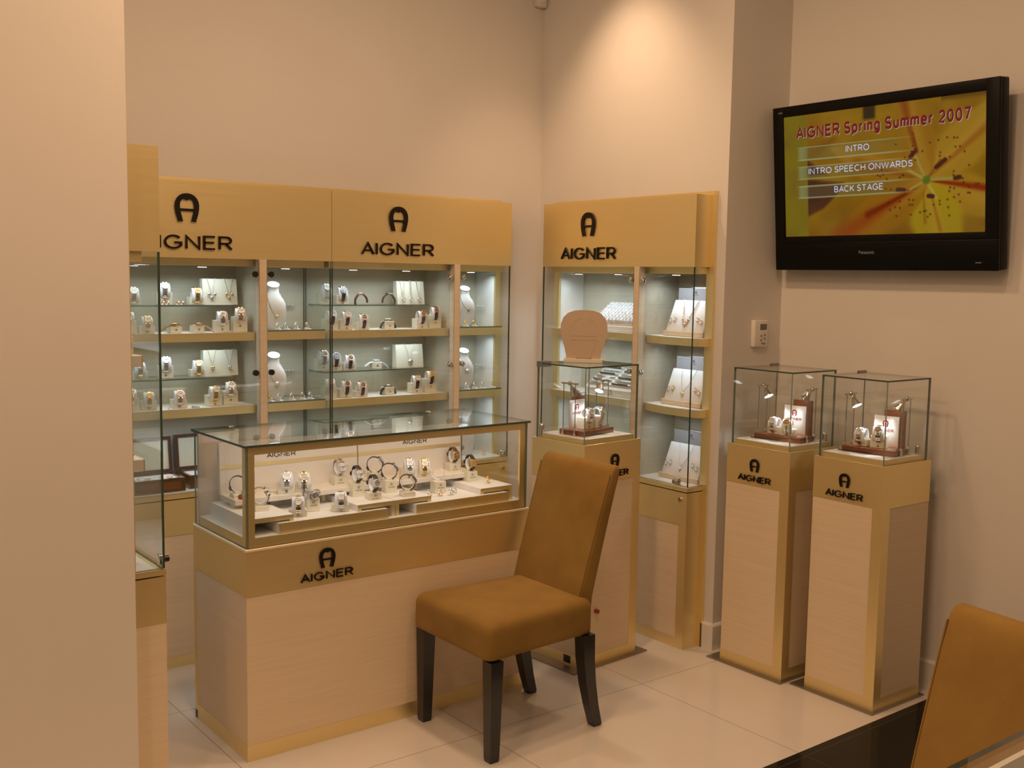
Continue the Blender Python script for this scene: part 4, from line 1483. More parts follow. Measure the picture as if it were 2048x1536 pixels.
def ring_tray(label):
    x, y = rw(.42, .045)
    z = S1 + .0012
    root = thing('ring_tray', label, 'tray', (x, y, z), -PI / 2)
    w, d, h0, h1 = .285, .130, .036, .122
    mb = MB()
    mb.prism([(-d / 2, 0), (d / 2, 0), (d / 2, h1), (-d / 2 + .012, h0), (-d / 2, h0 - .012)], -w / 2, w / 2, 'white', Matrix(((0, 1, 0, 0), (1, 0, 0, 0), (0, 0, 1, 0), (0, 0, 0, 1))))
    bd = mb.build('tray_body', root)
    mb = MB(); add_emblem(mb, -.085, .010, .014, .0008, 'emblem_grey', -d / 2); add_text(mb, 'AIGNER', -.085, .004, .022, .004, .0006, 'emblem_grey', -d / 2); mb.build('emblem', bd)
    ang = math.atan2(h1 - h0, d - .012)
    base = Matrix.Translation((0, -d / 2 + .012, h0)) @ Matrix.Rotation(ang, 4, 'X')
    L = math.hypot(h1 - h0, d - .012)
    def cush():
        mb = MB(); mb.box(-.0205, .0205, -.0095, .0095, 0, .020, 'cloth_white', .002); return mb.mesh('ring_cushion')
    k = 0
    for r in range(6):
        for c in range(6):
            xx = -w / 2 + .026 + c * .0466
            yy = .012 + r * (L - .022) / 5.2
            M = base @ Matrix.Translation((xx, yy, 0))
            o = link('ring_cushion', cached('rc', cush), root)
            o.matrix_local = M
            for sx in (-.010, .010):
                P = Matrix.Translation((x, y, z)) @ RZ(-PI / 2) @ M @ Matrix.Translation((sx, 0, .010)) @ RZ(PI / 2)
                m = ('silver', 'silver', 'rose_gold', 'silver', 'steel_dark')[(r * 7 + c * 3 + (sx > 0)) % 5]
                rg = thing('ring', 'small stone ring set upright in a white cushion of the sloped ring tray', 'ring', (0, 0, 0), 0, 'rings in the sloped white tray')
                rg.matrix_world = P @ Matrix.Diagonal((.70, .70, .70, 1))
                link('band', cached(('ring', m), lambda: ring_me(m, 'crystal')), rg)
                link('stone', cached(('stone', 'crystal'), lambda: stone_me('crystal')), rg)


ring_tray('sloped white tray of rings on the upper shelf of the right wall cabinet')


def bar_tray(label):
    x, y = rw(.40, .045)
    z = S2 + .0012
    root = thing('bracelet_tray', label, 'tray', (x, y, z), -PI / 2)
    w, d, h0, h1 = .33, .135, .042, .122
    mb = MB()
    mb.prism([(-d / 2, 0), (d / 2, 0), (d / 2, h1), (-d / 2 + .012, h0), (-d / 2, h0 - .012)], -w / 2, w / 2, 'white', Matrix(((0, 1, 0, 0), (1, 0, 0, 0), (0, 0, 1, 0), (0, 0, 0, 1))))
    bd = mb.build('tray_body', root)
    mb = MB(); add_emblem(mb, .02, .014, .015, .0008, 'emblem_grey', -d / 2); add_text(mb, 'AIGNER', .02, .006, .03, .005, .0006, 'emblem_grey', -d / 2); mb.build('emblem', bd)
    ang = math.atan2(h1 - h0, d - .012)
    base = Matrix.Translation((0, -d / 2 + .012, h0)) @ Matrix.Rotation(ang, 4, 'X')
    for r in range(6):
        yy = .012 + r * .0245
        o = MB().box(-w / 2 + .012, w / 2 - .012, yy - .008, yy + .008, 0, .006, 'cloth_white', .002, base).build('padded_row', root)
        for c in range(2):
            P = Matrix.Translation((x, y, z)) @ RZ(-PI / 2) @ base @ Matrix.Translation((-.078 + c * .152, yy, .0105))
            dark = (r + c) % 2
            b_ = thing('pen', 'slim %s pen in the sloped tray, row %s from the front, %s half' % (('silver', 'black')[dark], ('one', 'two', 'three', 'four', 'five', 'six')[r], ('left', 'right')[c]), 'pen', (0, 0, 0), 0, 'slim pens in the sloped tray')
            b_.matrix_world = P
            mb = MB(); mb.cyl((-.064, 0, 0), (.045, 0, 0), .0050, ('silver', 'black')[dark], n=10); mb.build('barrel', b_)
            mb = MB(); mb.cyl((.045, 0, 0), (.066, 0, 0), .0048, 'silver', .0022, n=10); mb.build('tip', b_)
            mb = MB(); mb.box(-.060, -.022, -.0012, .0012, .0048, .0068, 'silver'); mb.build('clip', b_)


bar_tray('sloped white tray of slim pens on the lower shelf of the right wall cabinet')


def white_box(u, z, label, w=.236, hgt=.195):
    x, y = rw(u, .035)
    root = thing('jewellery_box', label, 'jewellery box', (x, y, z), -PI / 2, 'white jewellery boxes standing open')
    mb = MB(); mb.box(-w / 2, w / 2, -.055, .045, 0, .022, 'wood', .002); mb.build('box_base', root)
    M = Matrix.Translation((0, -.048, .022)) @ Matrix.Rotation(-.40, 4, 'X')
    ph = hgt * .76
    mb = MB(); mb.box(-w / 2 + .012, w / 2 - .004, 0, .012, 0, ph, 'cloth_white', .002, M); pad = mb.build('display_pad', root)
    M2 = Matrix.Translation((0, .030, .022)) @ Matrix.Rotation(-.05, 4, 'X')
    mb = MB(); mb.box(-w / 2, w / 2, 0, .014, 0, hgt, 'chrome', .002, M2); ld = mb.build('lid', root)
    mb = MB(); mb.box(-w / 2 + .005, w / 2 - .005, -.0015, .004, .004, hgt - .005, 'grey_cloth', 0, M2); li = mb.build('lid_lining', ld)
    mb = MB(); add_emblem(mb, -.01, hgt - .030, .012, .0008, 'emblem_black', -.0016, M2); add_text(mb, 'AIGNER', -.01, hgt - .039, .034, .006, .0006, 'emblem_grey', -.0016, 0, M2); mb.build('emblem', li)
    W = Matrix.Translation((x, y, z)) @ RZ(-PI / 2) @ M
    return W, ph


def pad_necklace(W, ph, mat, label, cx, dx, zb, rich=False, kind='heart'):
    root = thing('necklace', label, 'necklace', (0, 0, 0), 0, 'necklaces in the white boxes')
    root.matrix_world = W
    a, bt, c = Vector((cx - dx, -.0055, ph - .002)), Vector((cx, -.0055, zb + .010)), Vector((cx + dx, -.0055, ph - .002))
    a2, c2 = a.lerp(bt, .7) + Vector((-dx * .18, 0, 0)), c.lerp(bt, .7) + Vector((dx * .18, 0, 0))
    mb = MB()
    path = [a, a2, bt, c2, c]
    pts = []
    for i in range(4):
        for t in range(6):
            pts.append(path[i].lerp(path[i + 1], t / 6))
    pts.append(c)
    mb.tube(pts, .0018 if rich else .0010, mat, 6)
    if rich:
        for i, p in enumerate(pts):
            mb.sphere(p + Vector((0, -.001, 0)), .0035 if i % 2 else .0028, mat, 6)
    mb.build('chain', root)
    if rich:
        for k in (8, 10, 14, 16):
            mb = MB(); mb.sphere(pts[k] + Vector((0, -.002, -.008)), .0055, mat, 7, (1, .6, 1.2)); mb.build('charm', root)
    pendant(root, (cx, -.008, zb), mat, kind, .009)


def pad_earring(W, mat, label, cx, z0):
    root = thing('earring', label, 'earring', (0, 0, 0), 0, 'earrings in the white boxes')
    root.matrix_world = W @ Matrix.Translation((cx, -.006, z0))
    mb = MB(); mb.torus((0, 0, 0), .006, .0015, mat, 14, 6, 'Y'); mb.build('hoop', root)
    mb = MB(); mb.sphere((0, -.001, -.012), .0055, mat, 8, (1, .6, 1)); mb.build('drop', root)


for zz, nm, mat, mn, rich in ((S1 + .0005, 'top', 'rose_gold', 'gold', True), (S2 + .0005, 'middle', 'yellow_gold', 'gold', False), (.7168, 'bottom', 'silver', 'silver', False)):
    W, ph = white_box(.863, zz, 'open white jewellery box on the %s level of the right wall cabinet' % nm)
    pad_necklace(W, ph, mat, '%s %s necklace in the %s open white box' % (('fine', 'chunky')[rich], mn, nm), -.002, .044, .030, rich)
    for k, cx in enumerate((-.090, -.066)):
        pad_earring(W, mat, '%s drop earring left of the necklace in the %s box, %s of its pair' % (mn, nm, ('left', 'right')[k]), cx, .052 if k == 0 else .058)
    pad_earring(W, mat, '%s drop earring right of the necklace in the %s white box' % (mn, nm), .066, .062)
    pad_earring(W, mat, '%s drop earring at the right edge of the %s white box' % (mn, nm), .092, .050)


# ------------------------------------------------------------------ inside the counter's glass case
CX, CY, CF = -2.075, -1.076, .744


def riser(name, label, x0, x1, y0, y1, zt, group, legs=('l', 'r'), t=.016, short=''):
    root = thing(name, label, 'display riser', (x0, y0, CF), 0, group)
    w, d, h = x1 - x0, y1 - y0, zt - CF
    mb = MB(); mb.box(0, w, 0, d, h - t, h, 'white'); mb.box(0, w, -.0012, 0, h - t, h, 'gold'); mb.build('top_board', root)
    for l in legs:
        q0, q1 = (0, .014) if l == 'l' else (w - .014, w)
        zb = .0352 if l == short else 0
        mb = MB(); mb.box(q0, q1, 0, .24 if l == short else d, zb, h - t, 'white'); mb.box(q0, q1, -.0012, 0, zb, h - t, 'gold'); mb.build('side_board', root)
    return root


PT = .800
RG = 'white risers in the counter'
riser('display_riser', 'white riser at the left end of the counter case', -2.040, -1.885, -1.030, -.700, PT, RG, short='r')
riser('display_riser', 'wide white riser in the middle of the counter case, left half', -1.640, -1.488, -1.030, -.790, PT, RG, short='l')
riser('display_riser', 'wide white riser in the middle of the counter case, right half', -1.485, -1.333, -1.030, -.790, PT, RG, short='r')
riser('display_riser', 'white riser at the right end of the counter case', -1.108, -.955, -1.030, -.760, PT, RG, short='l')


def low_tray(label, x0, x1):
    root = thing('display_tray', label, 'display tray', (x0, -1.052, CF + .0005), 0, 'gold-fronted trays in the counter')
    w = x1 - x0
    mb = MB(); mb.box(0, w, .005, .25, 0, .034, 'white', .001, None, 1); mb.build('tray_board', root)
    mb = MB(); mb.box(0, w, 0, .005, -.0003, .0345, 'gold'); mb.build('tray_front', root)


low_tray('gold-fronted white tray pulled out in the left half of the counter case', -1.945, -1.527)
low_tray('gold-fronted white tray pulled out in the right half of the counter case', -1.408, -.990)
TR = CF + .035


def board(label, x0, x1, textx):
    root = thing('backdrop_board', label, 'display board', (x0, -.755, CF), 0, 'white backdrop boards in the counter')
    w = x1 - x0
    M = Matrix.Rotation(-.06, 4, 'X')
    mb = MB(); mb.box(0, w, 0, .020, .088, .268, 'beige_board', 0, M); mb.box(.17, .20, .004, .022, 0, .09, 'beige_board'); mb.box(w - .20, w - .17, .004, .022, 0, .09, 'beige_board'); bd = mb.build('board', root)
    mb = MB(); mb.box(-.001, w + .001, -.0012, .004, .176, .190, 'gold', 0, M); mb.build('gold_stripe', bd)
    mb = MB(); add_text(mb, 'AIGNER', textx - x0, .203, .112, .0165, .0012, 'emblem_black', -.0002, 0, M); mb.build('lettering', bd)
    mb = MB(); mb.box(.004, w - .004, -.112, .018, .070, .088, 'beige_board', .001, None, 1)
    mb.box(.17, .20, -.03, .004, 0, .07, 'beige_board'); mb.box(w - .20, w - .17, -.03, .004, 0, .07, 'beige_board')
    mb.build('ledge', root)


board('tilted white lettered board at the back of the counter case, left one', -2.025, -1.482, -1.792)
board('tilted white lettered board at the back of the counter case, right one', -1.476, -1.003, -1.223)
LEDGE = CF + .0882

CW = 'watches in the counter'
cuff_set(.040, 'steel', (-1.820, -.838, LEDGE), -.35, 'steel bracelet watch with white dial below the left lettering in the counter', 'frosted cuff stand below the left lettering in the counter', CW)
cuff_set(.030, 'two_tone_brown', (-1.754, -.840, LEDGE), -.35, 'brown-dialled bracelet watch right of the white-dialled one in the counter', 'frosted cuff stand right of the one below the left lettering', CW)
cuff_set(.024, 'two_tone', (-1.842, -.975, TR), -.40, 'steel and gold bracelet watch on the left tray, front left', 'frosted cuff stand on the left tray, front left', CW)
cuff_set(.024, 'steel_square', (-1.684, -.985, TR), -.40, 'steel bracelet watch on the left tray beside the middle riser', 'frosted cuff stand on the left tray beside the middle riser', CW)
cuff_set(.040, 'steel_square', (-1.312, -.838, LEDGE), -.35, 'square steel bracelet watch below the right lettering', 'frosted cuff stand below the right lettering', CW)
cuff_set(.030, 'gold_square', (-1.244, -.838, LEDGE), -.35, 'square gold bracelet watch below the right lettering', 'frosted cuff stand under the square gold watch', CW)
SIDE = 1.15
cube_set(.045, 'black_loop', (-1.988, -.815, PT), -.1, SIDE, 'dark leather watch standing side-on behind the gold post, rear one', 'cream cube stand behind the gold post, rear one', CW, .6)
cube_set(.018, 'steel_dark', (-1.952, -.915, PT), -.1, SIDE, 'steel watch standing side-on behind the gold post, front one', 'low cream cube stand behind the gold post, front one', CW, .6)
root = cube_stand(.046, (-1.765, -.925, TR), -.15, 0, 'cream cube stand on the left tray under a flat-lying bracelet watch', CW + ' stands', False)
watch('steel_dark', 'loop', (-1.765, -.925, TR + .046 + .0125), (0.0, PI / 2 - .12, -.05), 'steel watch lying nearly flat on a cream cube, left tray', CW)
cube_set(.065, 'chrono_two', (-1.590, -.800, PT), -.15, .15, 'two-tone chronograph on the tallest cube left of the middle', 'tall cream cube stand left of the middle riser', CW, .15)
cube_set(.048, 'chrono_black', (-1.560, -.880, PT), -.15, .1, 'black leather chronograph with three subdials on a cube', 'cream cube stand under the black leather chronograph', CW, .15)
cube_set(.026, 'black_crystal', (-1.540, -.965, PT), -.15, .1, 'black leather watch with sparkling dial on a low cube', 'low cream cube stand under the sparkling black watch', CW, .15)
cube_set(.064, 'black_loop', (-1.452, -.825, PT), -.15, SIDE, 'dark leather watch standing side-on on the tall middle cube, rear', 'tall cream cube stand in the middle, rear', CW, .6)
cube_set(.046, 'black_loop', (-1.425, -.885, PT), -.15, SIDE, 'dark leather watch standing side-on on the middle cube, front', 'cream cube stand in the middle, front', CW, .6)
cube_set(.018, 'brown_dark', (-1.408, -.985, PT), -.15, SIDE, 'brown leather watch standing side-on on a low cube', 'low cream cube stand under the side-on brown watch', CW, .6)
cube_set(.046, None, (-1.222, -.910, TR), -.15, .9, '', 'cream cube stand with an empty white clip on the right tray', CW)
cube_set(.062, 'brown_square', (-1.072, -.790, PT), -.15, .05, 'square gold watch on brown leather on the tall cube at the right', 'tall cream cube stand at the right end', CW, .1)
cube_set(.040, 'black_square_gold', (-1.045, -.870, PT), -.15, .05, 'square gold watch on black leather at the right end', 'cream cube stand at the right end, front', CW, .1)
for i, (x, y, m, lab) in enumerate([(-1.285, -.955, 'silver', 'silver ring lying left of the cube on the right tray'), (-1.250, -.975, 'rose_gold', 'rose gold ring lying before the cube on the right tray'), (-1.205, -.985, 'silver', 'silver ring on the right tray, front one of two'), (-1.173, -.960, 'silver', 'silver ring on the right tray, rear one of two')]):
    ring((x, y, TR), .5, m, 'crystal', lab, 'rings in the counter', -.5, 1.15)
ring((-1.010, -.955, PT), .6, 'yellow_gold', 'yellow_gold', 'gold ring lying on the right riser in the counter', 'rings in the counter', -.4, 1.2)
b = MB(); b.cyl((0, .0, .010), (0, -.004, .010), .010, 'red', n=18); b.cyl((0, -.004, .010), (0, -.0055, .010), .006, 'red', n=18)
tag(b.build('wax_seal', None, (-1.998, -.858, LEDGE)), 'dark red round seal standing on the left board ledge in the counter', 'seal')


# ------------------------------------------------------------------ displays inside the pedestal cubes
def ped_display(idx, loc, rz, who, card_x, stands):
    z = .9545
    T = Matrix.Translation((*loc, z)) @ RZ(rz)
    w, d = .215, .125
    root = thing('watch_display', 'mahogany watch display with white lettered card in the %s' % who, 'display stand', (*loc, z), rz, 'mahogany display bases')
    mb = MB(); mb.box(-w / 2, w / 2, -d / 2, d / 2, 0, .022, 'mahogany', .002); mb.build('base_board', root)
    mb = MB(); mb.box(card_x - .010, card_x + .075, d / 2 - .022, d / 2 - .008, .022, .165, 'mahogany', .002); mb.build('back_board', root)
    mb = MB(); mb.box(card_x - .045, card_x + .055, d / 2 - .030, d / 2 - .0235, .022, .140, 'white', .001); cd = mb.build('card', root)
    mb = MB(); add_emblem(mb, card_x + .002, .098, .026, .0008, 'letter_red', d / 2 - .0302); add_text(mb, 'AIGNER', card_x + .002, .080, .066, .011, .0006, 'letter_red', d / 2 - .0302); mb.build('lettering', cd)
    mb = MB(); mb.box(-w / 2 - .010, w / 2 - .07, -d / 2 - .012, -d / 2 - .001, 0, .011, 'acrylic'); mb.box(-w / 2 - .008, w / 2 - .09, -d / 2 - .0125, -d / 2 - .0118, .003, .007, 'emblem_black'); mb.build('acrylic_strip', root)
    for s, nm in ((-1, 'left'), (1, 'right')):
        P = T @ Matrix.Translation((s * (w / 2 + .006), .004, 0))
        lr = thing('spot_lamp', 'chrome spot lamp on the %s in the %s' % (nm, who), 'lamp', P.to_translation(), rz, 'small chrome spot lamps')
        for yy in (-.028, .034):
            mb = MB(); mb.box(-.0045, .0045, yy - .0045, yy + .0045, 0, .030, 'chrome', .001); mb.build('clamp', lr)
            mb = MB(); mb.cyl((0, yy, .03), (0, yy, .215), .0019, 'steel_dark', n=8); mb.build('rod', lr)
        mb = MB(); mb.cyl((0, -.040, .217), (0, .046, .217), .0038, 'chrome', n=10); mb.build('crossbar', lr)
        mb = MB(); mb.sphere((0, .003, .217), .0095, 'chrome', 10); mb.build('ball_joint', lr)
        # head aims inwards and down
        dirv = Vector((-s * .52, -.10, -.80)).normalized()
        q = dirv.to_track_quat('Z', 'Y').to_matrix().to_4x4()
        Mh = Matrix.Translation((-s * .004, .003, .213)) @ q
        mb = MB(); mb.lathe([(.0045, 0), (.0045, .014), (.0095, .018), (.0125, .028), (.0195, .044), (.0215, .049), (.0190, .049)], 'chrome', 20, Mh)
        hd = mb.build('lamp_head', lr)
        mb = MB(); mb.cyl((0, 0, .0455), (0, 0, .0480), .0192, 'lamp_glow', n=20, M=Mh); mb.build('lens', hd)
        tip = P @ Mh @ Vector((0, 0, .052))
        end = P @ Mh @ Vector((0, 0, .30))
        spot('display_spot', tip, end, 1.4, 75, .6, (.95, .98, 1.0), .012)
    for i, (sx, sy, h, k) in enumerate(stands):
        p = T @ Vector((sx, sy, .0222))
        nm = ('left', 'right')[i]
        cuff_set(h, k, p, rz + (.25 if i else -.1), '%s, %s one in the %s' % (DESC[k], nm, who), 'frosted cuff stand, %s one in the %s' % (nm, who), 'watches in the glass cubes', .5)


def ped_centre(i, du=0, dv=0):
    x, y, t, pl, pr = PED[i][:5]
    v = RZ(t) @ Vector((pr / 2 + du, pl / 2 + dv, 0))
    return (x + v.x, y + v.y)


ped_display(0, ped_centre(0, .0, .0), .0675 + .12, 'glass cube behind the chair', -.03, [(-.030, -.018, .050, 'steel'), (.035, -.022, .050, 'two_tone')])
ped_display(1, ped_centre(1, .015, .0), -PI / 2 + .13, 'left glass cube under the screen', .020, [(-.030, -.020, .030, 'steel'), (.030, -.025, .028, 'two_tone_brown')])
ped_display(2, ped_centre(2, .015, .0), -PI / 2 + .13, 'right glass cube under the screen', .020, [(-.045, -.015, .026, 'steel'), (.025, -.022, .048, 'steel_dark')])


# ------------------------------------------------------------------ horseshoe plaque on the rear pedestal
def plaque():
    x, y = -.4735, -.887
    root = thing('horseshoe_plaque', 'tan horseshoe-shaped plaque on a small base standing on a glass cube', 'plaque', (x, y, 1.2507), math.radians(-43.4))
    root.scale = (1.28, 1.28, 1.28)
    mb = MB(); mb.box(-.064, .064, -.020, .020, 0, .0125, 'cream', .001, None, 1); bs = mb.build('plaque_base', root)
    mb = MB()
    for k, (a, c) in enumerate(((-.024, -.012), (-.010, .004), (.006, .014), (.016, .028))):
        mb.box(a, c, -.012, -.004, .0125, .0131, 'emblem_black' if k != 1 else 'mahogany')
    mb.build('base_inlay', bs)
    pts = [(.0565, 0), (.058, .014), (.0645, .040), (.0735, .068), (.0775, .092), (.0765, .115), (.069, .135), (.054, .150), (.032, .1585), (0, .161)]
    full = [(a, c + .0125) for a, c in pts] + [(-a, c + .0125) for a, c in pts[-2::-1]]
    mb = MB(); mb.prism(full, -.004, .004, 'plaque', None, 'plaque_edge'); pt = mb.build('plate', root)
    mb = MB()
    y0 = -.0045
    for sgn in (1, -1):
        mb.tube([(sgn * a, y0, c) for a, c in ((.022, .016), (.034, .048), (.042, .075))], .0005, 'plaque_line', 4)
        mb.tube([(sgn * a, y0, c) for a, c in ((.046, .088), (.046, .108), (.040, .126), (.026, .140), (.012, .144))], .0005, 'plaque_line', 4)
    for zz in (.075, .088):
        mb.tube([(-.046, y0, zz), (.046, y0, zz)], .0005, 'plaque_line', 4)
    mb.build('engraved_outline', pt)


plaque()


# ------------------------------------------------------------------ the screen on the right wall
def srgb(c):
    return tuple(((v / 255) / 12.92 if v / 255 <= .04045 else ((v / 255 + .055) / 1.055) ** 2.4) for v in c)


def sm(a, b_, x):
    t = max(0.0, min(1.0, (x - a) / (b_ - a)))
    return t * t * (3 - 2 * t)


def mixc(a, b_, t):
    return tuple(p + (q - p) * t for p, q in zip(a, b_))


def hash2(x, y):
    return (math.sin(x * 127.1 + y * 311.7) * 43758.5453) % 1.0


def vnoise(x, y):
    xi, yi = math.floor(x), math.floor(y)
    fx, fy = x - xi, y - yi
    fx, fy = fx * fx * (3 - 2 * fx), fy * fy * (3 - 2 * fy)
    a = hash2(xi, yi) * (1 - fx) + hash2(xi + 1, yi) * fx
    c = hash2(xi, yi + 1) * (1 - fx) + hash2(xi + 1, yi + 1) * fx
    return a * (1 - fy) + c * fy


def seg_d(px, py, ax, ay, bx, by):
    dx, dy = bx - ax, by - ay
    t = max(0, min(1, ((px - ax) * dx + (py - ay) * dy) / (dx * dx + dy * dy)))
    return math.hypot(px - ax - dx * t, py - ay - dy * t), t


SPOTS = [(.735 + .24 * math.cos(a) * r, .60 + .36 * math.sin(a) * r) for a, r in [(random.uniform(0, 2 * PI), random.uniform(.45, 1.0)) for _ in range(70)]]


def screen_color(x, y):
    """lily photograph behind a disc menu, x to the right, y down, both 0..1"""
    A = 1.77
    cx, cy = .735, .60
    n = vnoise(x * 7, y * 5) * .6 + vnoise(x * 18, y * 13) * .4
    col = mixc((112, 74, 10), (142, 106, 18), n)
    dx, dy = (x - cx) * A, y - cy
    r = math.hypot(dx, dy)
    # bright petals
    for ang, wd, ln, cc in ((-40, .34, .95, (150, 112, 30)), (20, .30, .9, (146, 108, 22)), (75, .42, .8, (150, 124, 14)), (200, .34, .9, (140, 96, 16)), (-105, .30, .85, (136, 92, 18)), (150, .36, .95, (134, 88, 12))):
        a = math.radians(ang)
        u = dx * math.cos(a) + dy * math.sin(a); v = -dx * math.sin(a) + dy * math.cos(a)
        if u > 0:
            hw = wd * math.sqrt(max(0, min(1, u / (ln * .35)))) * max(0, 1 - (u / ln) ** 3) * .62
            if hw > 0:
                k = 1 - sm(hw * .7, hw, abs(v))
                col = mixc(col, mixc(cc, (170, 128, 44), sm(.1, .0, abs(v)) * .5), k * .85)
    # orange shading between the petals, widening away from the heart
    for ax, ay, bx, by, w0, w1, cc, kk in ((.735, .60, 1.02, .69, .015, .05, (118, 24, 2), .9), (.735, .60, .30, 1.02, .02, .16, (122, 46, 2), .75), (.66, .68, .45, .84, .015, .05, (96, 22, 2), .8),
                                   (.68, .36, .63, .0, .02, .07, (112, 46, 6), .7), (.735, .60, 1.02, .22, .008, .06, (128, 64, 10), .6), (.70, .58, .40, .44, .02, .10, (116, 58, 8), .6),
                                   (.75, .66, .80, .98, .008, .03, (126, 76, 6), .6), (.72, .66, .73, .92, .006, .025, (122, 70, 6), .6), (.67, .22, .69, .38, .012, .03, (104, 28, 4), .7), (.30, .20, .14, .34, .03, .10, (104, 60, 12), .5)):
        d, t = seg_d(dx, dy, (ax - cx) * A, ay - cy, (bx - cx) * A, by - cy)
        w = w0 + (w1 - w0) * t
        col = mixc(col, cc, (1 - sm(0, w, d)) * kk * sm(.0, .15, t))
    # dark out-of-focus patches at the left
    def tri(*P):
        m = 9
        for i in range(len(P)):
            p, q = P[i], P[(i + 1) % len(P)]
            ex, ey = (q[0] - p[0]) * A, q[1] - p[1]
            m = min(m, (ex * (y - p[1]) - ey * (x - p[0]) * A) / math.hypot(ex, ey))
        return sm(-.012, .025, m)
    k = max(tri((.12, .35), (.25, .51), (.12, .50)), tri((.12, .52), (.33, .57), (.30, .66), (.22, .78), (.12, .85)))
    col = mixc(col, mixc((46, 26, 24), (84, 44, 26), n), k * .92)
    if .42 < x < .50:
        col = mixc(col, (36, 28, 14), sm(.115, .08, y) * .9 * sm(.42, .44, x) * sm(.50, .48, x))
    if x > .80 and y < .05:
        col = mixc(col, (60, 36, 10), .6 * sm(.05, .0, y))
    # stamens
    for bx, by, cc in ((.655, .52, (150, 130, 60)), (.685, .42, (146, 128, 56)), (.80, .46, (120, 80, 30)), (.87, .60, (140, 126, 60)), (.78, .74, (160, 140, 50)), (.66, .66, (150, 128, 50))):
        d, t = seg_d(dx, dy, 0, 0, (bx - cx) * A, by - cy)
        col = mixc(col, cc, 1 - sm(.006, .016, d))
    for ex, ey, ex2, ey2 in ((.66, .42, .685, .37), (.78, .51, .82, .46), (.865, .60, .885, .595), (.745, .72, .765, .725), (.60, .66, .63, .665)):
        d, t = seg_d(dx, dy, (ex - cx) * A, ey - cy, (ex2 - cx) * A, ey2 - cy)
        col = mixc(col, (70, 28, 22), 1 - sm(.012, .022, d))
    col = mixc(col, (84, 96, 24), 1 - sm(.02, .045, r))
    for sx, sy in SPOTS:
        d = math.hypot((x - sx) * A, y - sy)
        if d < .012:
            col = mixc(col, (66, 30, 8), .85 * (1 - sm(.005, .011, d)))
    # flat olive panel at the left edge
    k = 1 - sm(.128, .134, x)
    col = mixc(col, mixc((116, 100, 20), (108, 84, 30), sm(.25, .9, n)), k)
    # translucent menu bars
    for y0, y1 in ((.265, .367), (.425, .525), (.585, .68)):
        if y0 < y < y1:
            k = sm(.07, .10, x) * (1 - sm(.45, .75, x))
            col = mixc(col, (104, 104, 74), k * .30)
            k = sm(.07, .09, x) * (1 - sm(.10, .15, x))
            col = mixc(col, (140, 150, 120), k * .45)
        for yl in (y0, y1):
            k = (1 - sm(.003, .0055, abs(y - yl))) * sm(.06, .10, x) * (1 - sm(.50, .76, x))
            col = mixc(col, (150, 156, 120), k * .8)
    return col


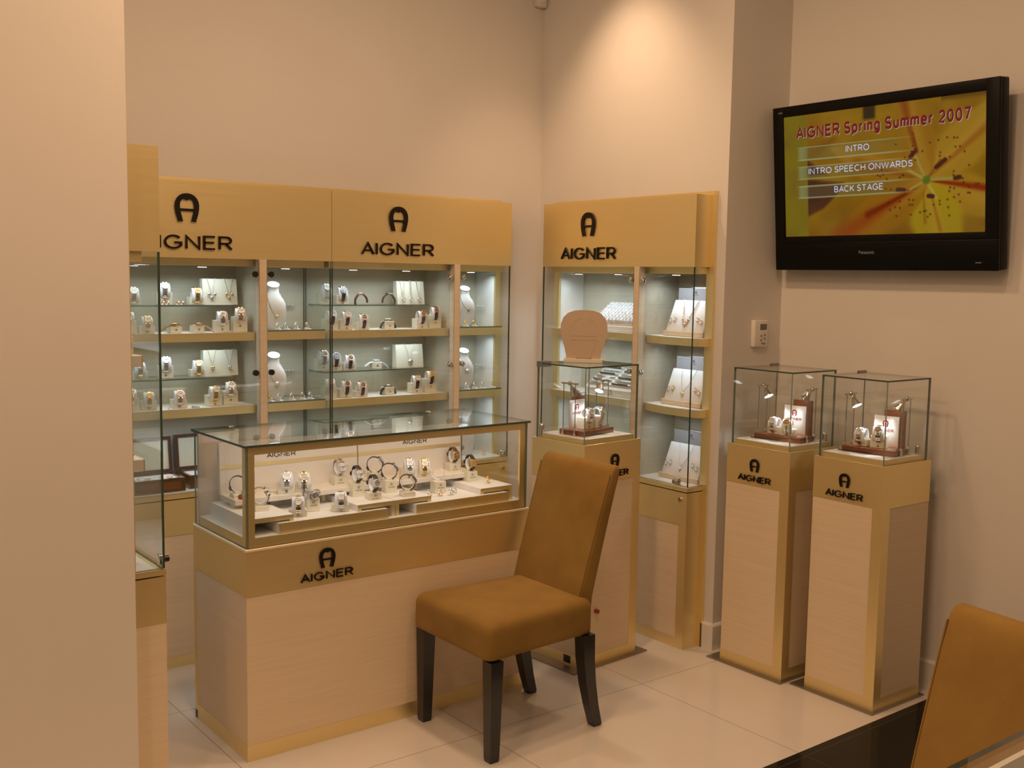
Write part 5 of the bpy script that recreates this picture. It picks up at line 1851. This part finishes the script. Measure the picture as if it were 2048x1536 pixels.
def television():
    root = thing('television', 'black flat television tilted forward high on the right wall showing a yellow lily menu', 'television', (.297, -1.767, 1.655), -PI / 2)
    root.rotation_euler = (math.radians(5.6), 0, -PI / 2)
    W, Hh, dp = .995, .685, .068
    w = W / 2
    # bezel ring, with the lower speaker strip
    sx0, sx1, sz0, sz1 = -w + .050, w - .052, .142, .642
    mb = MB()
    mb.box(-w, w, .012, dp, 0, Hh, 'tv_black', .006)
    mb.box(-w, sx0, 0, .016, sz0 - .03, Hh, 'tv_lip', .003); mb.box(sx1, w, 0, .016, sz0 - .03, Hh, 'tv_lip', .003)
    mb.box(sx0 - .004, sx1 + .004, 0, .016, sz1, Hh, 'tv_lip', .003); mb.box(-w, w, -.002, .016, 0, sz0 - .026, 'tv_black', .004)
    mb.box(sx0 - .004, sx1 + .004, .002, .016, sz0 - .030, sz0, 'tv_lip', .003)
    cab = mb.build('cabinet', root)
    mb = MB(); mb.box(-w + .03, w - .03, -.003, 0, .092, .094, 'tv_lip'); mb.build('speaker_ledge', cab)
    mb = MB(); add_text(mb, 'Panasonic', -.045, .066, .070, .013, .0006, 'silver', -.002); mb.build('lettering', cab)
    mb = MB(); add_text(mb, 'VIERA', -w + .040, Hh - .028, .024, .008, .0005, 'silver', 0); mb.build('corner_lettering', cab)
    mb = MB(); mb.box(w - .085, w - .062, -.0026, -.0018, .028, .032, 'steel_dark'); mb.build('indicator', cab)
    # picture
    NX, NY = 300, 170
    vs, fs, cols = [], [], []
    for j in range(NY + 1):
        for i in range(NX + 1):
            x, y = i / NX, j / NY
            vs.append((sx0 + (sx1 - sx0) * x, .0095, sz1 - (sz1 - sz0) * y))
            cols.append((*srgb(screen_color(x, y)), 1))
    for j in range(NY):
        for i in range(NX):
            a = j * (NX + 1) + i
            fs.append((a, a + NX + 1, a + NX + 2, a + 1))
    me = bpy.data.meshes.new('screen')
    me.from_pydata(vs, [], fs)
    at = me.color_attributes.new('picture', 'FLOAT_COLOR', 'POINT')
    at.data.foreach_set('color', [c for q in cols for c in q])
    m, nt, out = new_mat('screen_picture')
    e = nt.nodes.new('ShaderNodeEmission'); e.inputs[1].default_value = .85
    ca = nt.nodes.new('ShaderNodeVertexColor'); ca.layer_name = 'picture'
    nt.links.new(ca.outputs['Color'], e.inputs[0])
    gl = nt.nodes.new('ShaderNodeBsdfGlossy'); gl.inputs['Roughness'].default_value = .15; gl.inputs['Color'].default_value = (.03, .03, .03, 1)
    ad = nt.nodes.new('ShaderNodeAddShader')
    nt.links.new(e.outputs[0], ad.inputs[0]); nt.links.new(gl.outputs[0], ad.inputs[1]); nt.links.new(ad.outputs[0], out.inputs[0])
    me.materials.append(m)
    scr = link('screen', me, root)
    sw, sh = sx1 - sx0, sz1 - sz0
    X = lambda f: sx0 + sw * f
    Z = lambda f: sz1 - sh * f
    full, bw = 'AIGNER Spring Summer 2007', .215
    unit = sw * .862 / text_width(full, bw)
    for word in full.split():
        i = full.index(word)
        x0 = X(.072) + (text_width(full[:i], bw, True) if i else 0) * unit
        ww = text_width(word, bw) * unit
        mb = MB()
        add_text(mb, word, x0 + ww / 2 + .0016, Z(.193) - .0022, ww, .050, .0004, 'screen_pale', .0092, bw)
        add_text(mb, word, x0 + ww / 2, Z(.193), ww, .050, .0004, 'screen_red', .0088, bw)
        mb.build('menu_title', scr)
    for s, c, zc, ww in (('INTRO', .40, .335, .120), ('INTRO SPEECH ONWARDS', .404, .49, .535), ('BACK STAGE', .402, .65, .250)):
        mb = MB(); add_text(mb, s, X(c), Z(zc), sw * ww, .0255, .0004, 'screen_white', .0090, .14); mb.build('menu_entry', scr)
    # bracket to the wall
    mb = MB(); mb.box(-.20, .20, dp - .004, .075, .22, .42, 'black'); mb.build('wall_bracket', root)


television()


# ------------------------------------------------------------------ thermostat, detector, wall plug
def thermostat():
    root = thing('thermostat', 'small cream thermostat with grey display beside the television', 'thermostat', (.226, YS, 1.378), 0)
    mb = MB(); mb.box(-.046, .046, -.022, 0, -.058, .058, 'plastic_white', .004); mb.build('housing', root)
    mb = MB(); mb.box(-.010, .034, -.0228, -.021, .016, .042, 'lcd'); mb.build('display', root)
    for x, z in ((-.002, -.010), (.022, -.006), (.022, -.022), (-.002, -.028), (.020, -.044), (.006, -.042)):
        mb = MB(); mb.cyl((x, -.0215, z), (x, -.0245, z), .0042, 'emblem_grey', n=10); mb.build('button', root)
    mb = MB(); mb.box(-.036, -.030, -.0226, -.021, -.04, .04, 'skirting_paint'); mb.build('groove', root)


thermostat()
r = thing('motion_detector', 'small white motion detector high in the wall corner', 'detector', (-.036, 0, 2.945), 0)
mb = MB(); mb.box(-.032, .030, -.034, 0, 0, .10, 'plastic_white', .005); mb.build('housing', r)
mb = MB(); mb.box(-.022, .020, -.0365, -.033, .022, .06, 'cuff', .003); mb.build('lens_window', r)
r = thing('wall_plug', 'white plug on the skirting beside the nearest pedestal', 'plug', (XT - .0141, -2.168, .045), -PI / 2)
mb = MB(); mb.box(-.030, .030, -.028, 0, 0, .055, 'plastic_white', .004); mb.build('plug_body', r)
mb = MB(); mb.box(-.012, .012, -.030, -.027, .018, .036, 'skirting_paint', .001); mb.build('switch', r)
